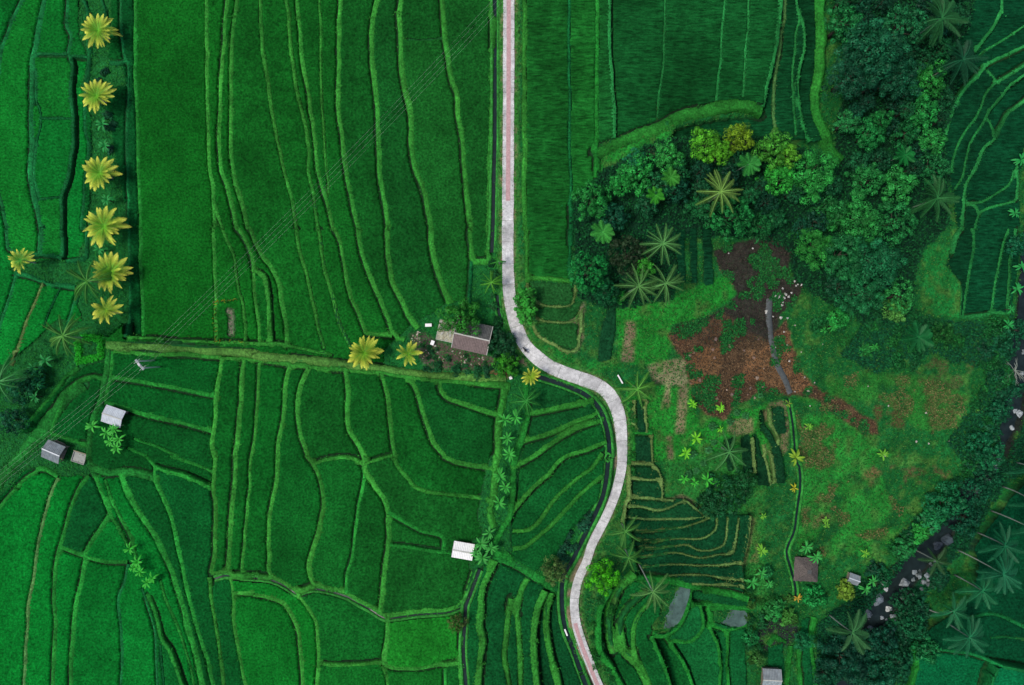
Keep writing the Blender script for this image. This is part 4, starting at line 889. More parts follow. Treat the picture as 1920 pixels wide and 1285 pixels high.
ob = link(bpy.data.objects.new('roadside_grass', me)); ob.color = (*alb((54, 130, 46)), 1); tag(ob, 'grass creeping over both edges of the concrete road', None, None, 'stuff')
# ---------------------------------------------------------------- vegetation prototypes
def leaf_quads(C, Nrm, size, asp, var, rng, tilt=.6):
    """diamond leaves at points C facing roughly along Nrm"""
    n = len(C); D = Nrm+rng.normal(0, tilt, (n, 3)); D /= np.linalg.norm(D, axis=1)[:, None]
    A = np.cross(D, rng.normal(0, 1, (n, 3))); A /= np.linalg.norm(A, axis=1)[:, None]; Bv = np.cross(D, A)
    s = (size*(.6+.8*rng.random(n)))[:, None]
    V = np.stack([C-A*s, C+Bv*s*asp+D*s*.12, C+A*s, C-Bv*s*asp+D*s*.12], 1).reshape(-1, 3)
    return V, np.arange(4*n).reshape(n, 4), np.repeat(var, 4)
def crown_mesh(seed, nclump=70, per=42, cr=.2, leaf=.06, hgt=.75, lumpy=.2, asp=.5, star=False):
    """unit crown: a dome of leaf clumps of uneven size with gaps between; radius about 1"""
    rng = np.random.default_rng(seed); Vs, Fs, vs = [], [], []; o = 0
    lob = rng.normal(0, 1, (4,)); ph = rng.random(4)*6.28
    for c in range(nclump):
        u = (c+.5)/nclump; el = math.asin(min(1, max(-.25, 1-u*1.18))); az = c*2.39996+rng.normal(0, .25)
        rad = (1-cr*.75)*(1+lumpy*sum(lob[k]*math.sin((k+2)*az+ph[k]) for k in range(4))*.35+rng.normal(0, lumpy*.35))
        if rng.random() < .2: rad *= rng.uniform(.5, .85)
        ctr = np.array([math.cos(el)*math.cos(az)*rad, math.cos(el)*math.sin(az)*rad, (math.sin(el)*hgt+.05)*rad])
        r = cr*rng.uniform(.65, 1.3); m = int(per*rng.uniform(.7, 1.2))
        n = rng.normal(0, 1, (m, 3)); n[:, 2] = np.abs(n[:, 2])*.9+.1*n[:, 2]; n /= np.linalg.norm(n, axis=1)[:, None]
        p = ctr+n*r*(.75+.3*rng.random((m, 1)))*np.array([1, 1, .85]); cv = rng.uniform(.6, 1.45)
        var = cv*(.6+.8*rng.random(m)**1.5)*(.9+.15*np.clip(n[:, 2], 0, 1))
        nn = n if not star else n*np.array([.5, .5, 1.2])
        V, F, q = leaf_quads(p, nn, leaf*rng.uniform(.85, 1.2), asp, var, rng, .2 if not star else .25)
        Vs.append(V); Fs.append(F+o); vs.append(q); o += len(V)
    V = np.concatenate(Vs); V[:, 2] -= V[:, 2].min()*.4
    me = mesh_np('crown', V, np.concatenate(Fs), False, M['leaf']); v = np.concatenate(vs); set_attr(me, 'var', np.stack([v, v*0, v*0], 1)); return me
CROWN = {
 'round': [crown_mesh(s, 52, 60, .215, .055, .8, .25) for s in (1, 2, 3)],
 'fine': [crown_mesh(s, 120, 32, .13, .046, .82, .18) for s in (11, 12, 13)],
 'big': [crown_mesh(s, 74, 104, .2, .034, .85, .34) for s in (21, 22, 23, 24)],
 'loose': [crown_mesh(s, 46, 48, .22, .066, .85, .42, .42) for s in (31, 32, 33)],
 'leafy': [crown_mesh(s, 46, 16, .2, .15, .6, .35, .42, True) for s in (41, 42, 43)],
 'bush': [crown_mesh(s, 38, 34, .26, .085, .7, .3) for s in (51, 52, 53)],
}
def trunk_mesh(seed, branches=6, spread=.38):
    """unit trunk, height 1, with limbs reaching into the crown"""
    rng = random.Random(seed); b = MB(); lean = (rng.uniform(-.05, .05), rng.uniform(-.05, .05))
    b.tube([(0, 0, -.08), (lean[0]*.3, lean[1]*.3, .3), (lean[0], lean[1], .7), (lean[0]*1.4, lean[1]*1.4, 1.05)], [.062, .045, .036, .022], 7)
    for k in range(branches):
        a = k*6.283/branches+rng.uniform(-.4, .4); z0 = rng.uniform(.5, .8); l = spread*rng.uniform(.5, .9)
        b.tube([(lean[0], lean[1], z0), (lean[0]+math.cos(a)*l*.5, lean[1]+math.sin(a)*l*.5, z0+.18), (lean[0]+math.cos(a)*l, lean[1]+math.sin(a)*l, z0+.36)], [.022, .014, .006], 5)
    return b.mesh('trunk', M['bark'], True)
TRUNKS = [trunk_mesh(s) for s in range(4)]

def frond_mesh(seed, nl=22, width=.16, droop=.55, yellow=False, vshape=.25, lw=.020, ribv=1.15):
    """unit palm frond along +x: curved midrib and paired leaflets"""
    rng = np.random.default_rng(seed); V, F, v1, v2 = [], [], [], []
    def rib(t): return np.array([t*(1-.12*droop*t), 0, .22*t-droop*t*t])
    side = rng.normal(0, .03)
    for i in range(9):
        t = i/8; p = rib(t)+np.array([0, side*t*t*3, 0]); w = .018*(1-t)+.004
        for s in (-1, 1): V.append(p+np.array([0, s*w, 0])); v1.append(ribv); v2.append(max(0, t-.35)*.6 if yellow else 0)
        if i: n = len(V); F.append((n-4, n-3, n-1, n-2))
    for i in range(nl):
        t = .12+.88*(i+.5)/nl; p = rib(t)+np.array([0, side*t*t*3, 0])
        l = width*(math.sin(math.pi*min(1, .14+t*.84))**(.9 if yellow else .6))*rng.uniform(.85, 1.15)*(1 if t < .95 else .8)
        for s in (-1, 1):
            fw = .55+.5*t+rng.normal(0, .05); d = np.array([fw*.75, s*1.0, -vshape-rng.random()*.25*vshape]); d = d/np.linalg.norm(d)*l*1.25
            w = np.array([lw, 0, 0]); o = len(V)
            V += [p-w, p+w, p+d*.6+w*.9+np.array([0, 0, -.01]), p+d+np.array([0, 0, -l*.18])]
            q = rng.uniform(.75, 1.2); v1 += [q*.9, q*.9, q, q*1.1]; yb = max(0, (t-.36)*1.5)*rng.uniform(.75, 1.2)
            v2 += [min(.95, yb*.8)]*2+[min(.95, yb+.18), min(.97, yb+.36)] if yellow else [0]*4
            F.append((o, o+1, o+2, o+3))
    me = mesh_np('frond', np.array(V), np.array(F), False, M['frondy' if yellow else 'frond'])
    set_attr(me, 'var', np.stack([v1, v2, np.zeros(len(v1))], 1)); return me
FR_Y = [frond_mesh(s, 38, .14+.012*(s % 3), .3+.07*s, True, .16, .0095) for s in range(6)]
FR_G = [frond_mesh(10+s, 30, .125, .55, False, .7, .011, 1.7) for s in range(4)]
FR_W = [frond_mesh(30+s, 30, .17, .5, False, .35, .013, 1.5) for s in range(4)]
FR_F = [frond_mesh(20+s, 22, .26, .35, False, .1) for s in range(3)]
def palm_trunk(h, dx=0, dy=0, r=.16):
    b = MB(); n = 7; pts_ = [(dx*(t*t), dy*(t*t), -.3+(h+.3)*t) for t in [i/(n-1) for i in range(n)]]
    b.tube(pts_, [r*1.5]+[r*(1-.3*i/n) for i in range(1, n)], 7); return b.mesh('trunk', M['barkpale'], True)
PT = {}
def fan(root, meshes, n, L_, z, col, name='frond', up=(-.5, .75), dxy=(0, 0), seed=0, jit=.12, skip=0):
    rng = random.Random(seed)
    for k in range(n):
        if rng.random() < skip: continue
        tier = (k*.7548777+.13) % 1; pitch = up[0]+(up[1]-up[0])*tier; az = k*2.39996+rng.uniform(-jit, jit)
        o = bpy.data.objects.new(name, meshes[rng.randrange(len(meshes))]); o.color = (*col, 1)
        l = L_*(1-.25*tier*(1 if up[1] > .5 else 0))*rng.uniform(.9, 1.08)
        o.rotation_euler = (rng.uniform(-.18, .18), -pitch, az); o.scale = (l, l, l); o.location = (dxy[0], dxy[1], z)
        link(o, root)
def palm(px, py, rpx, h, kind, col, label, group, base=None, n=None, seed=None, skip=0):
    seed = int(px*7+py) if seed is None else seed; cx, cy, g = place(px, py, h)
    if base is not None:
        bx, by, bz = place(*base)
    else:
        rng = random.Random(seed); bx, by = cx+rng.uniform(-.5, .5), cy+rng.uniform(-.5, .5); bz = gz(bx, by)
    s = (CAMZ-g-h)/CAMZ/8; L_ = rpx*s*{'y': 1.08, 'g': 1.18, 'f': 1.05}[kind]
    r = thing('coconut_palm' if kind != 'f' else 'tree_fern', label, 'palm' if kind != 'f' else 'tree fern', (bx, by, bz), 0, group)
    hh = g+h-bz; link(bpy.data.objects.new('trunk', palm_trunk(hh, cx-bx, cy-by, .17 if kind != 'f' else .11)), r)
    if kind == 'y': fan(r, FR_Y, n or random.choice((24, 27, 30)), L_*random.uniform(.97, 1.08), hh, col, up=(-.1, .6), dxy=(cx-bx, cy-by), seed=seed, jit=.16)
    elif kind == 'g': fan(r, FR_W if px > 1580 else FR_G, n or 17, L_, hh, col, up=(-.3, .7), dxy=(cx-bx, cy-by), seed=seed, jit=.3, skip=skip)
    else: fan(r, FR_F, n or 12, L_, hh, col, up=(-.1, .35), dxy=(cx-bx, cy-by), seed=seed)
    return r
def banana_leaf(seed):
    rng = np.random.default_rng(seed); V, F, v = [], [], []; n = 8; br = rng.random()
    for i in range(n+1):
        t = i/n; w = .1*math.sin(math.pi*min(1, max(0, (t-.1)/.92)))**.55+.008; z = .42*t-.62*t*t; x = t*(1-.15*t)
        for s, dz in ((-1, .035), (0, 0), (1, .035)): V.append((x+(rng.random()-.5)*.02, s*w*(1+.15*(rng.random()-.5)), z+dz*(w/.1)+rng.normal(0, .006))); v.append((1.25 if s == 0 else rng.uniform(.85, 1.12)))
        if i:
            o = len(V)-6; F += [(o, o+1, o+4, o+3), (o+1, o+2, o+5, o+4)]
    me = mesh_np('leaf', np.array(V), np.array(F), False, M['frond']); set_attr(me, 'var', np.stack([v, np.zeros(len(v)), np.zeros(len(v))], 1)); return me
BL = [banana_leaf(s) for s in range(4)]
def banana(px, py, rpx, col, label, group, h=2.6, n=8, name='banana_plant', cat='banana plant', seed=None):
    seed = int(px*3+py*5) if seed is None else seed; cx, cy, g = place(px, py, h); s = (CAMZ-g)/CAMZ/8
    r = thing(name, label, cat, (cx, cy, g), random.Random(seed).uniform(0, 6), group)
    b = MB(); b.tube([(0, 0, -.2), (.05, 0, h*.5), (.02, .03, h)], [.14, .11, .06], 7); o = b.build('stem', M['bark'], r, True)
    fan(r, BL, n, rpx*s*1.12, h-.1, col, 'leaf', up=(-.05, .75), seed=seed, jit=.4)
    return r
def tree(px, py, rpx, h, kind, col, label, group=None, name='broadleaf_tree', cat='tree', sy=1.0, seed=None):
    seed = int(px*5+py*3) if seed is None else seed; rng = random.Random(seed); cx, cy, g = place(px, py, h*.85)
    s = (CAMZ-g-h)/CAMZ/8; rad = rpx*s
    r = thing(name, label, cat, (cx, cy, g), 0, group)
    zc = max(.1, h-rad*.85)
    if h > 2.2:
        t = bpy.data.objects.new('trunk', TRUNKS[seed % 4]); t.scale = (max(h, rad)*.9, max(h, rad)*.9, zc+rad*.25); link(t, r)
    ms = CROWN[kind]; c = bpy.data.objects.new('crown', ms[seed % len(ms)]); c.color = (*col, 1)
    c.location = (0, 0, zc); c.rotation_euler = (0, 0, rng.uniform(0, 6.28) if sy == 1 else 0); c.scale = (rad, rad*sy, rad*rng.uniform(.85, 1.05)); link(c, r)
    return r

# ---------------------------------------------------------------- palms
YC, YG = alb((92, 160, 36)), alb((58, 126, 34))
YEL = 'tall yellow-tipped coconut palms'
for i, (x, y, r) in enumerate([(184, 58, 36), (181, 180, 36), (187, 325, 36), (195, 425, 41), (207, 511, 37)]):
    palm(x, y, r, 5, 'y', YC, 'yellow-tipped coconut palm, %s from the top in the row at the left' % ordw(i), YEL)
palm(199, 582, 32, 6, 'y', alb((96, 140, 24)), 'yellowest small coconut palm at the bottom end of the left row', YEL, n=14)
palm(38, 488, 26, 6, 'y', alb((58, 140, 40)), 'greener yellow-tipped palm alone at the far left edge', YEL, n=18)
palm(683, 662, 35, 7, 'y', alb((84, 140, 24)), 'large yellow-tipped palm standing on the grassy lane', YEL)
palm(766, 664, 25, 5, 'y', alb((86, 140, 24)), 'small yellow palm beside the rubble west of the brown-roofed house', YEL, n=12)
palm(996, 706, 19, 5, 'y', alb((110, 150, 24)), 'small yellow palm at the roadside below the motorbike', YEL, n=14)
palm(921, 530, 23, 5, 'g', alb((74, 140, 40)), 'small light green palm between canal and road above the house', 'small roadside palms', n=12)
palm(934, 490, 16, 4, 'g', alb((50, 130, 44)), 'tiny palm in the ditch shrubs above the small light green palm', 'small roadside palms', n=10)
GRN = 'green coconut palms'
for x, y, r, h, c, lb, kw in [
 (1351, 360, 44, 11, (112, 132, 62), 'pale-ribbed palm in the middle of the dark wood', dict(n=15)),
 (1243, 457, 42, 10, (84, 124, 66), 'grey-green palm at the right of the dark round tree', dict(n=14)),
 (1197, 537, 44, 10, (82, 116, 60), 'left one of two palms side by side at the wood edge', dict(n=14)),
 (1248, 532, 42, 10, (82, 118, 62), 'right one of two palms side by side at the wood edge', dict(n=14)),
 (163, 528, 44, 8, (70, 118, 44), 'sparse green palm behind the yellow row on the left', dict(n=12)),
 (118, 630, 44, 8, (82, 124, 52), 'olive green palm beside the square hedge garden', dict(n=13)),
 (-2, 716, 52, 9, (64, 124, 66), 'green palm cut by the left picture edge', dict(n=13)),
 (1765, 35, 50, 12, (40, 92, 50), 'dark palm at the top of the wood near the right paddies', dict(n=17)),
 (1805, 112, 44, 12, (22, 74, 48), 'darkest palm at the right edge of the upper wood', dict(n=16)),
 (1757, 372, 44, 11, (44, 98, 50), 'palm with yellowing lower fronds at the right edge of the wood', dict(n=15)),
 (1195, 730, 38, 5, (92, 138, 54), 'ragged palm with a yellow frond beside the road bend', dict(n=9)),
 (1367, 848, 42, 6, (70, 116, 62), 'thin palm above the dark small plots east of the road', dict(n=10)),
 (1172, 997, 34, 6, (76, 120, 52), 'palm on the verge by the tan-edged terraces', dict(n=10)),
 (1178, 1046, 32, 6, (70, 116, 48), 'palm just above the lime green tree by the road', dict(n=10)),
 (1226, 1113, 40, 13, (86, 118, 62), 'tall leaning palm over the flooded paddy', dict(n=11, base=(1197, 1056))),
 (986, 752, 33, 5, (52, 118, 48), 'shaded palm at the top of the banana strip', dict(n=11)),
 (1598, 1186, 44, 12, (60, 104, 60), 'drooping palm with pale fronds above the stream at the bottom', dict(n=11)),
 (1884, 1023, 40, 15, (26, 94, 62), 'topmost of the full palms in the bottom right corner', dict(n=12, base=(1831, 998))),
 (1881, 1077, 40, 15, (34, 104, 72), 'right palm of the bottom right group with a long pale trunk', dict(n=16, base=(1795, 1031))),
 (1842, 1108, 38, 13, (32, 104, 66), 'middle palm of the bottom right group', dict(n=13, base=(1790, 1078))),
 (1788, 1146, 36, 12, (36, 104, 66), 'leftmost palm of the bottom right group', dict(n=13, base=(1736, 1140))),
 (1826, 1201, 40, 13, (32, 100, 66), 'lowest palm of the bottom right group', dict(n=13, base=(1777, 1169))),
 (1756, 1052, 30, 9, (52, 84, 46), 'brownish palm at the stream bank above the bottom right group', dict(n=9)),
 (1938, 880, 40, 15, (26, 92, 60), 'palm leaning out of the right edge, uppermost of three trunks', dict(n=12, base=(1905, 867))),
 (1940, 945, 40, 16, (26, 92, 60), 'palm leaning out of the right edge, middle of three trunks', dict(n=12, base=(1878, 912))),
 (1936, 992, 40, 16, (26, 92, 60), 'palm leaning out of the right edge, lowest of three trunks', dict(n=12, base=(1856, 957))),
]: palm(x, y, r, h, 'g', tuple(q*f for q, f in zip(alb(c), (.72, 1.0, .9))), lb, GRN, **kw)
for x, y, r, h, c, lb in [(1130, 435, 22, 6, (64, 158, 62), 'bright star-shaped fern left of the dark round tree'), (1258, 333, 18, 8, (60, 146, 48), 'light green star-shaped fern at the left of the wood'),
 (1229, 367, 17, 7, (56, 150, 40), 'lime star-shaped fern just below another at the left of the wood'), (1405, 308, 22, 9, (50, 138, 54), 'green star-shaped fern under the yellow-green trees'),
 (1697, 291, 20, 8, (22, 118, 50), 'star-shaped fern among trees right of the grass track'), (1722, 632, 30, 4, (24, 106, 52), 'broad-leaved star-shaped fern on the slope below the wood')]:
    palm(x, y, r, h, 'f', alb(c), lb, 'star-shaped ferns', n=11)

# ---------------------------------------------------------------- banana plants
BC = (44, 146, 66)
def bananas(items, where, group, col=BC):
    for i, (x, y, r) in enumerate(sorted(items, key=lambda t: t[1])):
        banana(x, y, r, tuple(q*f for q, f in zip(alb(col, 1.1), (1.4, 1.05, .7))), 'banana plant, %s from the top %s' % (ordw(i), where), group, n=random.choice((8, 9, 10, 11)))
bananas([(192, 233, 16), (196, 273, 14), (200, 375, 13), (186, 468, 13)], 'between the yellow palms at the left', 'bananas in the palm row', (26, 128, 72))
bananas([(947, 787, 17), (967, 783, 16), (951, 822, 16), (955, 852, 17), (937, 892, 17), (948, 913, 15), (936, 943, 17)], 'in the strip below the yellow roadside palm', 'bananas in the strip')
bananas([(918, 999, 16), (902, 1020, 18), (921, 1028, 16), (905, 1046, 18), (893, 1036, 13)], 'beside the white hut', 'bananas by the white hut', (46, 140, 70))
bananas([(173, 799, 16), (199, 812, 15), (214, 806, 14), (223, 824, 15), (219, 840, 15), (206, 828, 13)], 'in front of the pale roofed hut at the left', 'bananas by the left hut', (48, 156, 64))
bananas([(243, 1029, 15), (258, 1054, 15), (262, 1072, 13), (276, 1093, 15), (286, 1084, 13), (250, 1065, 11)], 'in the clump at the lower left', 'bananas in the lower left clump', (40, 158, 56))
bananas([(85, 676, 17), (62, 690, 14), (70, 722, 14), (66, 745, 14), (52, 742, 13), (72, 702, 12)], 'in the thicket at the left edge', 'bananas at the left edge', (26, 122, 70))
bananas([(1305, 822, 15), (1286, 850, 14), (1351, 765, 11), (1299, 758, 11), (1351, 805, 8)], 'on the meadow below the brown earth', 'bananas on the meadow', (88, 178, 48))
bananas([(1283, 898, 12), (1303, 905, 11), (1326, 900, 15), (1342, 905, 10)], 'beside the dark bush on the meadow', 'bananas by the dark bush', (48, 160, 60))
bananas([(1516, 800, 10), (1432, 968, 8), (1428, 1033, 14), (1550, 985, 8), (1655, 852, 14), (1622, 1038, 11), (1549, 975, 8)], 'on the eastern meadow', 'bananas on the eastern meadow', (84, 156, 56))
bananas([(1512, 1026, 16), (1530, 1044, 16), (1410, 1092, 17), (1428, 1075, 14), (1442, 1095, 10), (1622, 1105, 14), (1636, 1090, 13)], 'around the brown hut', 'bananas around the brown hut', (44, 144, 76))
bananas([(1903, 400, 13), (1914, 300, 16), (1907, 542, 15), (1915, 500, 14), (1890, 610, 14), (1895, 580, 10)], 'along the right edge', 'bananas along the right edge', (32, 138, 80))
bananas([(1560, 592, 10), (1562, 612, 12), (1640, 650, 10), (1545, 620, 8)], 'on the slope below the wood', 'bananas below the wood', (34, 132, 62))
banana(1492, 858, 19, alb((124, 160, 44)), 'yellowing banana plant beside the narrow channel', 'yellow banana plants', n=9)
banana(1489, 915, 11, alb((168, 168, 40)), 'small yellow banana plant below the yellowing one', 'yellow banana plants', n=7, h=1.6)
banana(1495, 1122, 11, alb((180, 150, 50)), 'orange-yellow banana plant south of the brown hut', 'yellow banana plants', n=7, h=1.8)
banana(1478, 757, 9, alb((120, 150, 50)), 'small yellow-green banana plant at the end of the slate path', 'yellow banana plants', n=6, h=1.5)

# ---------------------------------------------------------------- broadleaf trees
TW = 'trees around the house and road'
for x, y, r, h, k, c, lb in [
 (862, 597, 37, 7, 'round', (44, 122, 38), 'round green tree overhanging the brown-roofed house'),
 (942, 645, 29, 5, 'loose', (26, 84, 48), 'dark green bush between the brown-roofed house and the road'),
 (950, 684, 25, 4, 'round', (58, 146, 36), 'bright yellow-green bush in front of the brown-roofed house'),
 (985, 560, 22, 5, 'leafy', (50, 146, 48), 'upper bright leafy bush on the right side of the road'),
 (986, 588, 20, 5, 'leafy', (52, 150, 46), 'lower bright leafy bush on the right side of the road'),
 (1103, 509, 38, 9, 'fine', (28, 138, 62), 'large round bright green tree at the left end of the wood'),
 (1181, 478, 38, 8, 'fine', (42, 64, 38), 'dark olive round tree beside the large bright one'),
 (1209, 504, 19, 8, 'round', (62, 158, 50), 'small bright tree against the dark olive tree'),
 (1140, 548, 25, 6, 'round', (18, 96, 52), 'dark green tree below the large round bright one'),
 (1162, 557, 12, 4, 'bush', (34, 138, 46), 'small light bush at the foot of the wood'),
 (1040, 1074, 26, 5, 'loose', (86, 120, 58), 'olive airy tree on the left roadside'),
 (1130, 1086, 32, 6, 'round', (74, 178, 28), 'lime green round tree on the right roadside'),
 (857, 1170, 18, 3.5, 'loose', (74, 96, 44), 'small olive tree at the canal below the white hut'),
 (1362, 935, 44, 6, 'fine', (26, 92, 50), 'wide dark green bush on the meadow'),
 (1398, 905, 26, 5, 'loose', (30, 100, 50), 'smaller dark bush joined to the wide one on the meadow'),
 (1335, 950, 26, 4, 'fine', (30, 96, 52), 'low dark bush at the corner of the terraces'),
 (1772, 628, 24, 4, 'loose', (36, 106, 44), 'green tree right of the broad-leaved fern on the slope'),
]: tree(x, y, r, h, k, alb(c), lb, TW)
WOOD = [ # trees of the wood, roughly from left to right
 (1112, 372, 36, 8, 'round', (36, 128, 54), 'green clumpy tree at the left tip of the wood'), (1165, 345, 22, 7, 'loose', (28, 112, 52), 'small green tree between two clumpy ones at the left of the wood'),
 (1195, 322, 36, 8, 'round', (38, 136, 56), 'green clumpy tree under the curved grass path'), (1193, 298, 20, 7, 'round', (32, 122, 78), 'teal-green small tree at the upper left of the wood'),
 (1255, 292, 27, 8, 'round', (44, 136, 56), 'green tree left of the lime one in the wood'), (1326, 268, 32, 9, 'round', (78, 156, 36), 'lime tree on the upper edge of the wood'),
 (1352, 285, 22, 9, 'round', (84, 160, 34), 'small lime tree joined to the upper edge one'), (1386, 258, 28, 9, 'round', (112, 150, 32), 'yellowest tree on the upper edge of the wood'),
 (1450, 278, 32, 9, 'round', (66, 142, 44), 'light green tree right of the yellowest one'), (1478, 292, 22, 9, 'round', (84, 152, 40), 'yellow-green small tree by the large bright one'),
 (1462, 335, 30, 8, 'loose', (36, 116, 46), 'green tree below the light ones in the wood'), (1526, 322, 48, 10, 'big', (46, 146, 60), 'large bright green tree at the right of the horseshoe wood'),
 (1376, 405, 42, 8, 'fine', (20, 92, 50), 'dark fine-leaved tree inside the horseshoe wood'), (1320, 385, 28, 7, 'loose', (16, 72, 44), 'dark tree left of the fine-leaved one'),
 (1590, 228, 22, 8, 'loose', (38, 122, 62), 'pale green tree right of the grass track'), (1633, 252, 26, 8, 'round', (30, 126, 58), 'green tree with a bright rim right of the grass track'),
 (1640, 85, 62, 14, 'big', (14, 68, 52), 'largest dark teal tree at the top of the wood'), (1600, 140, 44, 12, 'big', (14, 62, 50), 'dark teal tree along the grass track'),
 (1690, 140, 42, 12, 'big', (14, 66, 52), 'dark teal tree below the dark palm'), (1700, 45, 40, 12, 'fine', (20, 82, 56), 'teal tree beside the dark palm at the top'),
 (1585, 40, 34, 10, 'loose', (18, 82, 48), 'green tree at the top left of the upper wood'), (1745, 150, 34, 9, 'loose', (34, 112, 52), 'green tree between the two dark palms'),
 (1735, 205, 32, 8, 'loose', (28, 108, 56), 'green tree on the right side of the upper wood'), (1752, 262, 28, 8, 'loose', (34, 114, 58), 'green tree at the right side above the yellowing palm'),
 (1755, 312, 30, 8, 'fine', (34, 118, 62), 'light green tree just above the yellowing palm'), (1688, 345, 34, 8, 'round', (34, 108, 56), 'green tree in the centre of the right wood'),
 (1630, 335, 30, 8, 'loose', (28, 96, 52), 'green tree right of the large bright one'), (1612, 408, 46, 9, 'big', (30, 98, 50), 'broad green tree above the brown earth'),
 (1685, 415, 40, 9, 'fine', (24, 90, 52), 'dense green tree left of the yellowing palm'), (1530, 462, 36, 8, 'big', (42, 126, 48), 'bright tree bordering the dark earth'),
 (1585, 480, 42, 10, 'big', (24, 88, 54), 'teal-green tree right of the one bordering the dark earth'), (1645, 490, 52, 12, 'big', (18, 80, 56), 'largest teal tree in the lower wood'),
 (1618, 550, 40, 10, 'big', (20, 82, 54), 'teal tree at the lower end of the wood'), (1690, 555, 32, 8, 'fine', (30, 96, 52), 'green tree at the lower right corner of the wood'),
 (1682, 582, 24, 6, 'loose', (66, 112, 56), 'pale olive tree at the bottom of the wood'), (1575, 600, 22, 4, 'bush', (28, 112, 54), 'low green bush on the slope at the wood foot'),
 (1652, 225, 22, 7, 'loose', (18, 88, 46), 'shaded tree right of the pale green one'), (1700, 250, 26, 7, 'loose', (16, 78, 46), 'shaded tree above the star fern'),
 (1560, 395, 30, 7, 'loose', (24, 84, 46), 'shaded tree below the large bright one'), (1430, 425, 26, 6, 'loose', (16, 74, 42), 'shaded tree at the top of the dark earth'),
]
for x, y, r, h, k, c, lb in WOOD: tree(x, y, r, h, k, alb((c[0]+6, c[1]*1.08+10, c[2]) if c[1] < 118 else c, 1.5 if c[1] < 118 else 1.2), lb, 'trees of the wood')
# filler trees: dark crowns between the listed ones
rngf = random.Random(3); taken = [(t[0], t[1], t[2]*.62) for t in WOOD]+[(1351, 360, 24), (1103, 509, 36), (1181, 478, 36)]
wm = pts('P:1560,-20 1820,-20 1815,70 1775,190 1762,300 1755,400 1700,480 1700,590 1640,600 1540,545 1500,500 1480,440 1340,425 1240,400 1160,420 1085,460 1085,400 1130,350 1250,310 1340,280 1450,300 1570,320 1610,260 1590,200')
def inpoly(x, y, P):
    c = False
    for (ax_, ay_), (bx_, by_) in zip(P, P[1:]+P[:1]):
        if (ay_ > y) != (by_ > y) and x < (bx_-ax_)*(y-ay_)/(by_-ay_)+ax_: c = not c
    return c
FILL = []
for _ in range(4000):
    if len(FILL) >= 46: break
    x, y = rngf.uniform(1080, 1825), rngf.uniform(-20, 605)
    if not inpoly(x, y, wm) or (1270 < x < 1345 and y > 380): continue
    r = rngf.uniform(15, 27)
    if any((x-a)**2+(y-b)**2 < (q+r*.62)**2 for a, b, q in taken): continue
    taken.append((x, y, r*.62)); FILL.append((x, y, r, rngf.choice([(18, 74, 44), (22, 84, 48), (16, 66, 44), (24, 94, 50), (18, 78, 52)])))
used_l = {}
for x, y, r, c in sorted(FILL):
    t = min(WOOD, key=lambda t: (t[0]-x)**2+(t[1]-y)**2); dx, dy = x-t[0], y-t[1]
    w = ('right of' if dx > 0 else 'left of') if abs(dx) > abs(dy) else ('below' if dy > 0 else 'above')
    lb = 'shaded dark tree %s the %s' % (w, t[6]); used_l[lb] = used_l.get(lb, 0)+1
    if used_l[lb] > 1: lb = 'further '+lb
    if used_l[lb.replace('further ', '')] > 2: lb = ['small', 'low', 'tiny'][used_l[lb.replace('further ', '')] % 3]+' '+lb
    tree(x, y, r, rngf.uniform(5, 7.5), rngf.choice(['loose', 'loose', 'fine', 'bush']), alb(c, 1.4), ' '.join(lb.split()[:16]), 'filler trees of the wood')
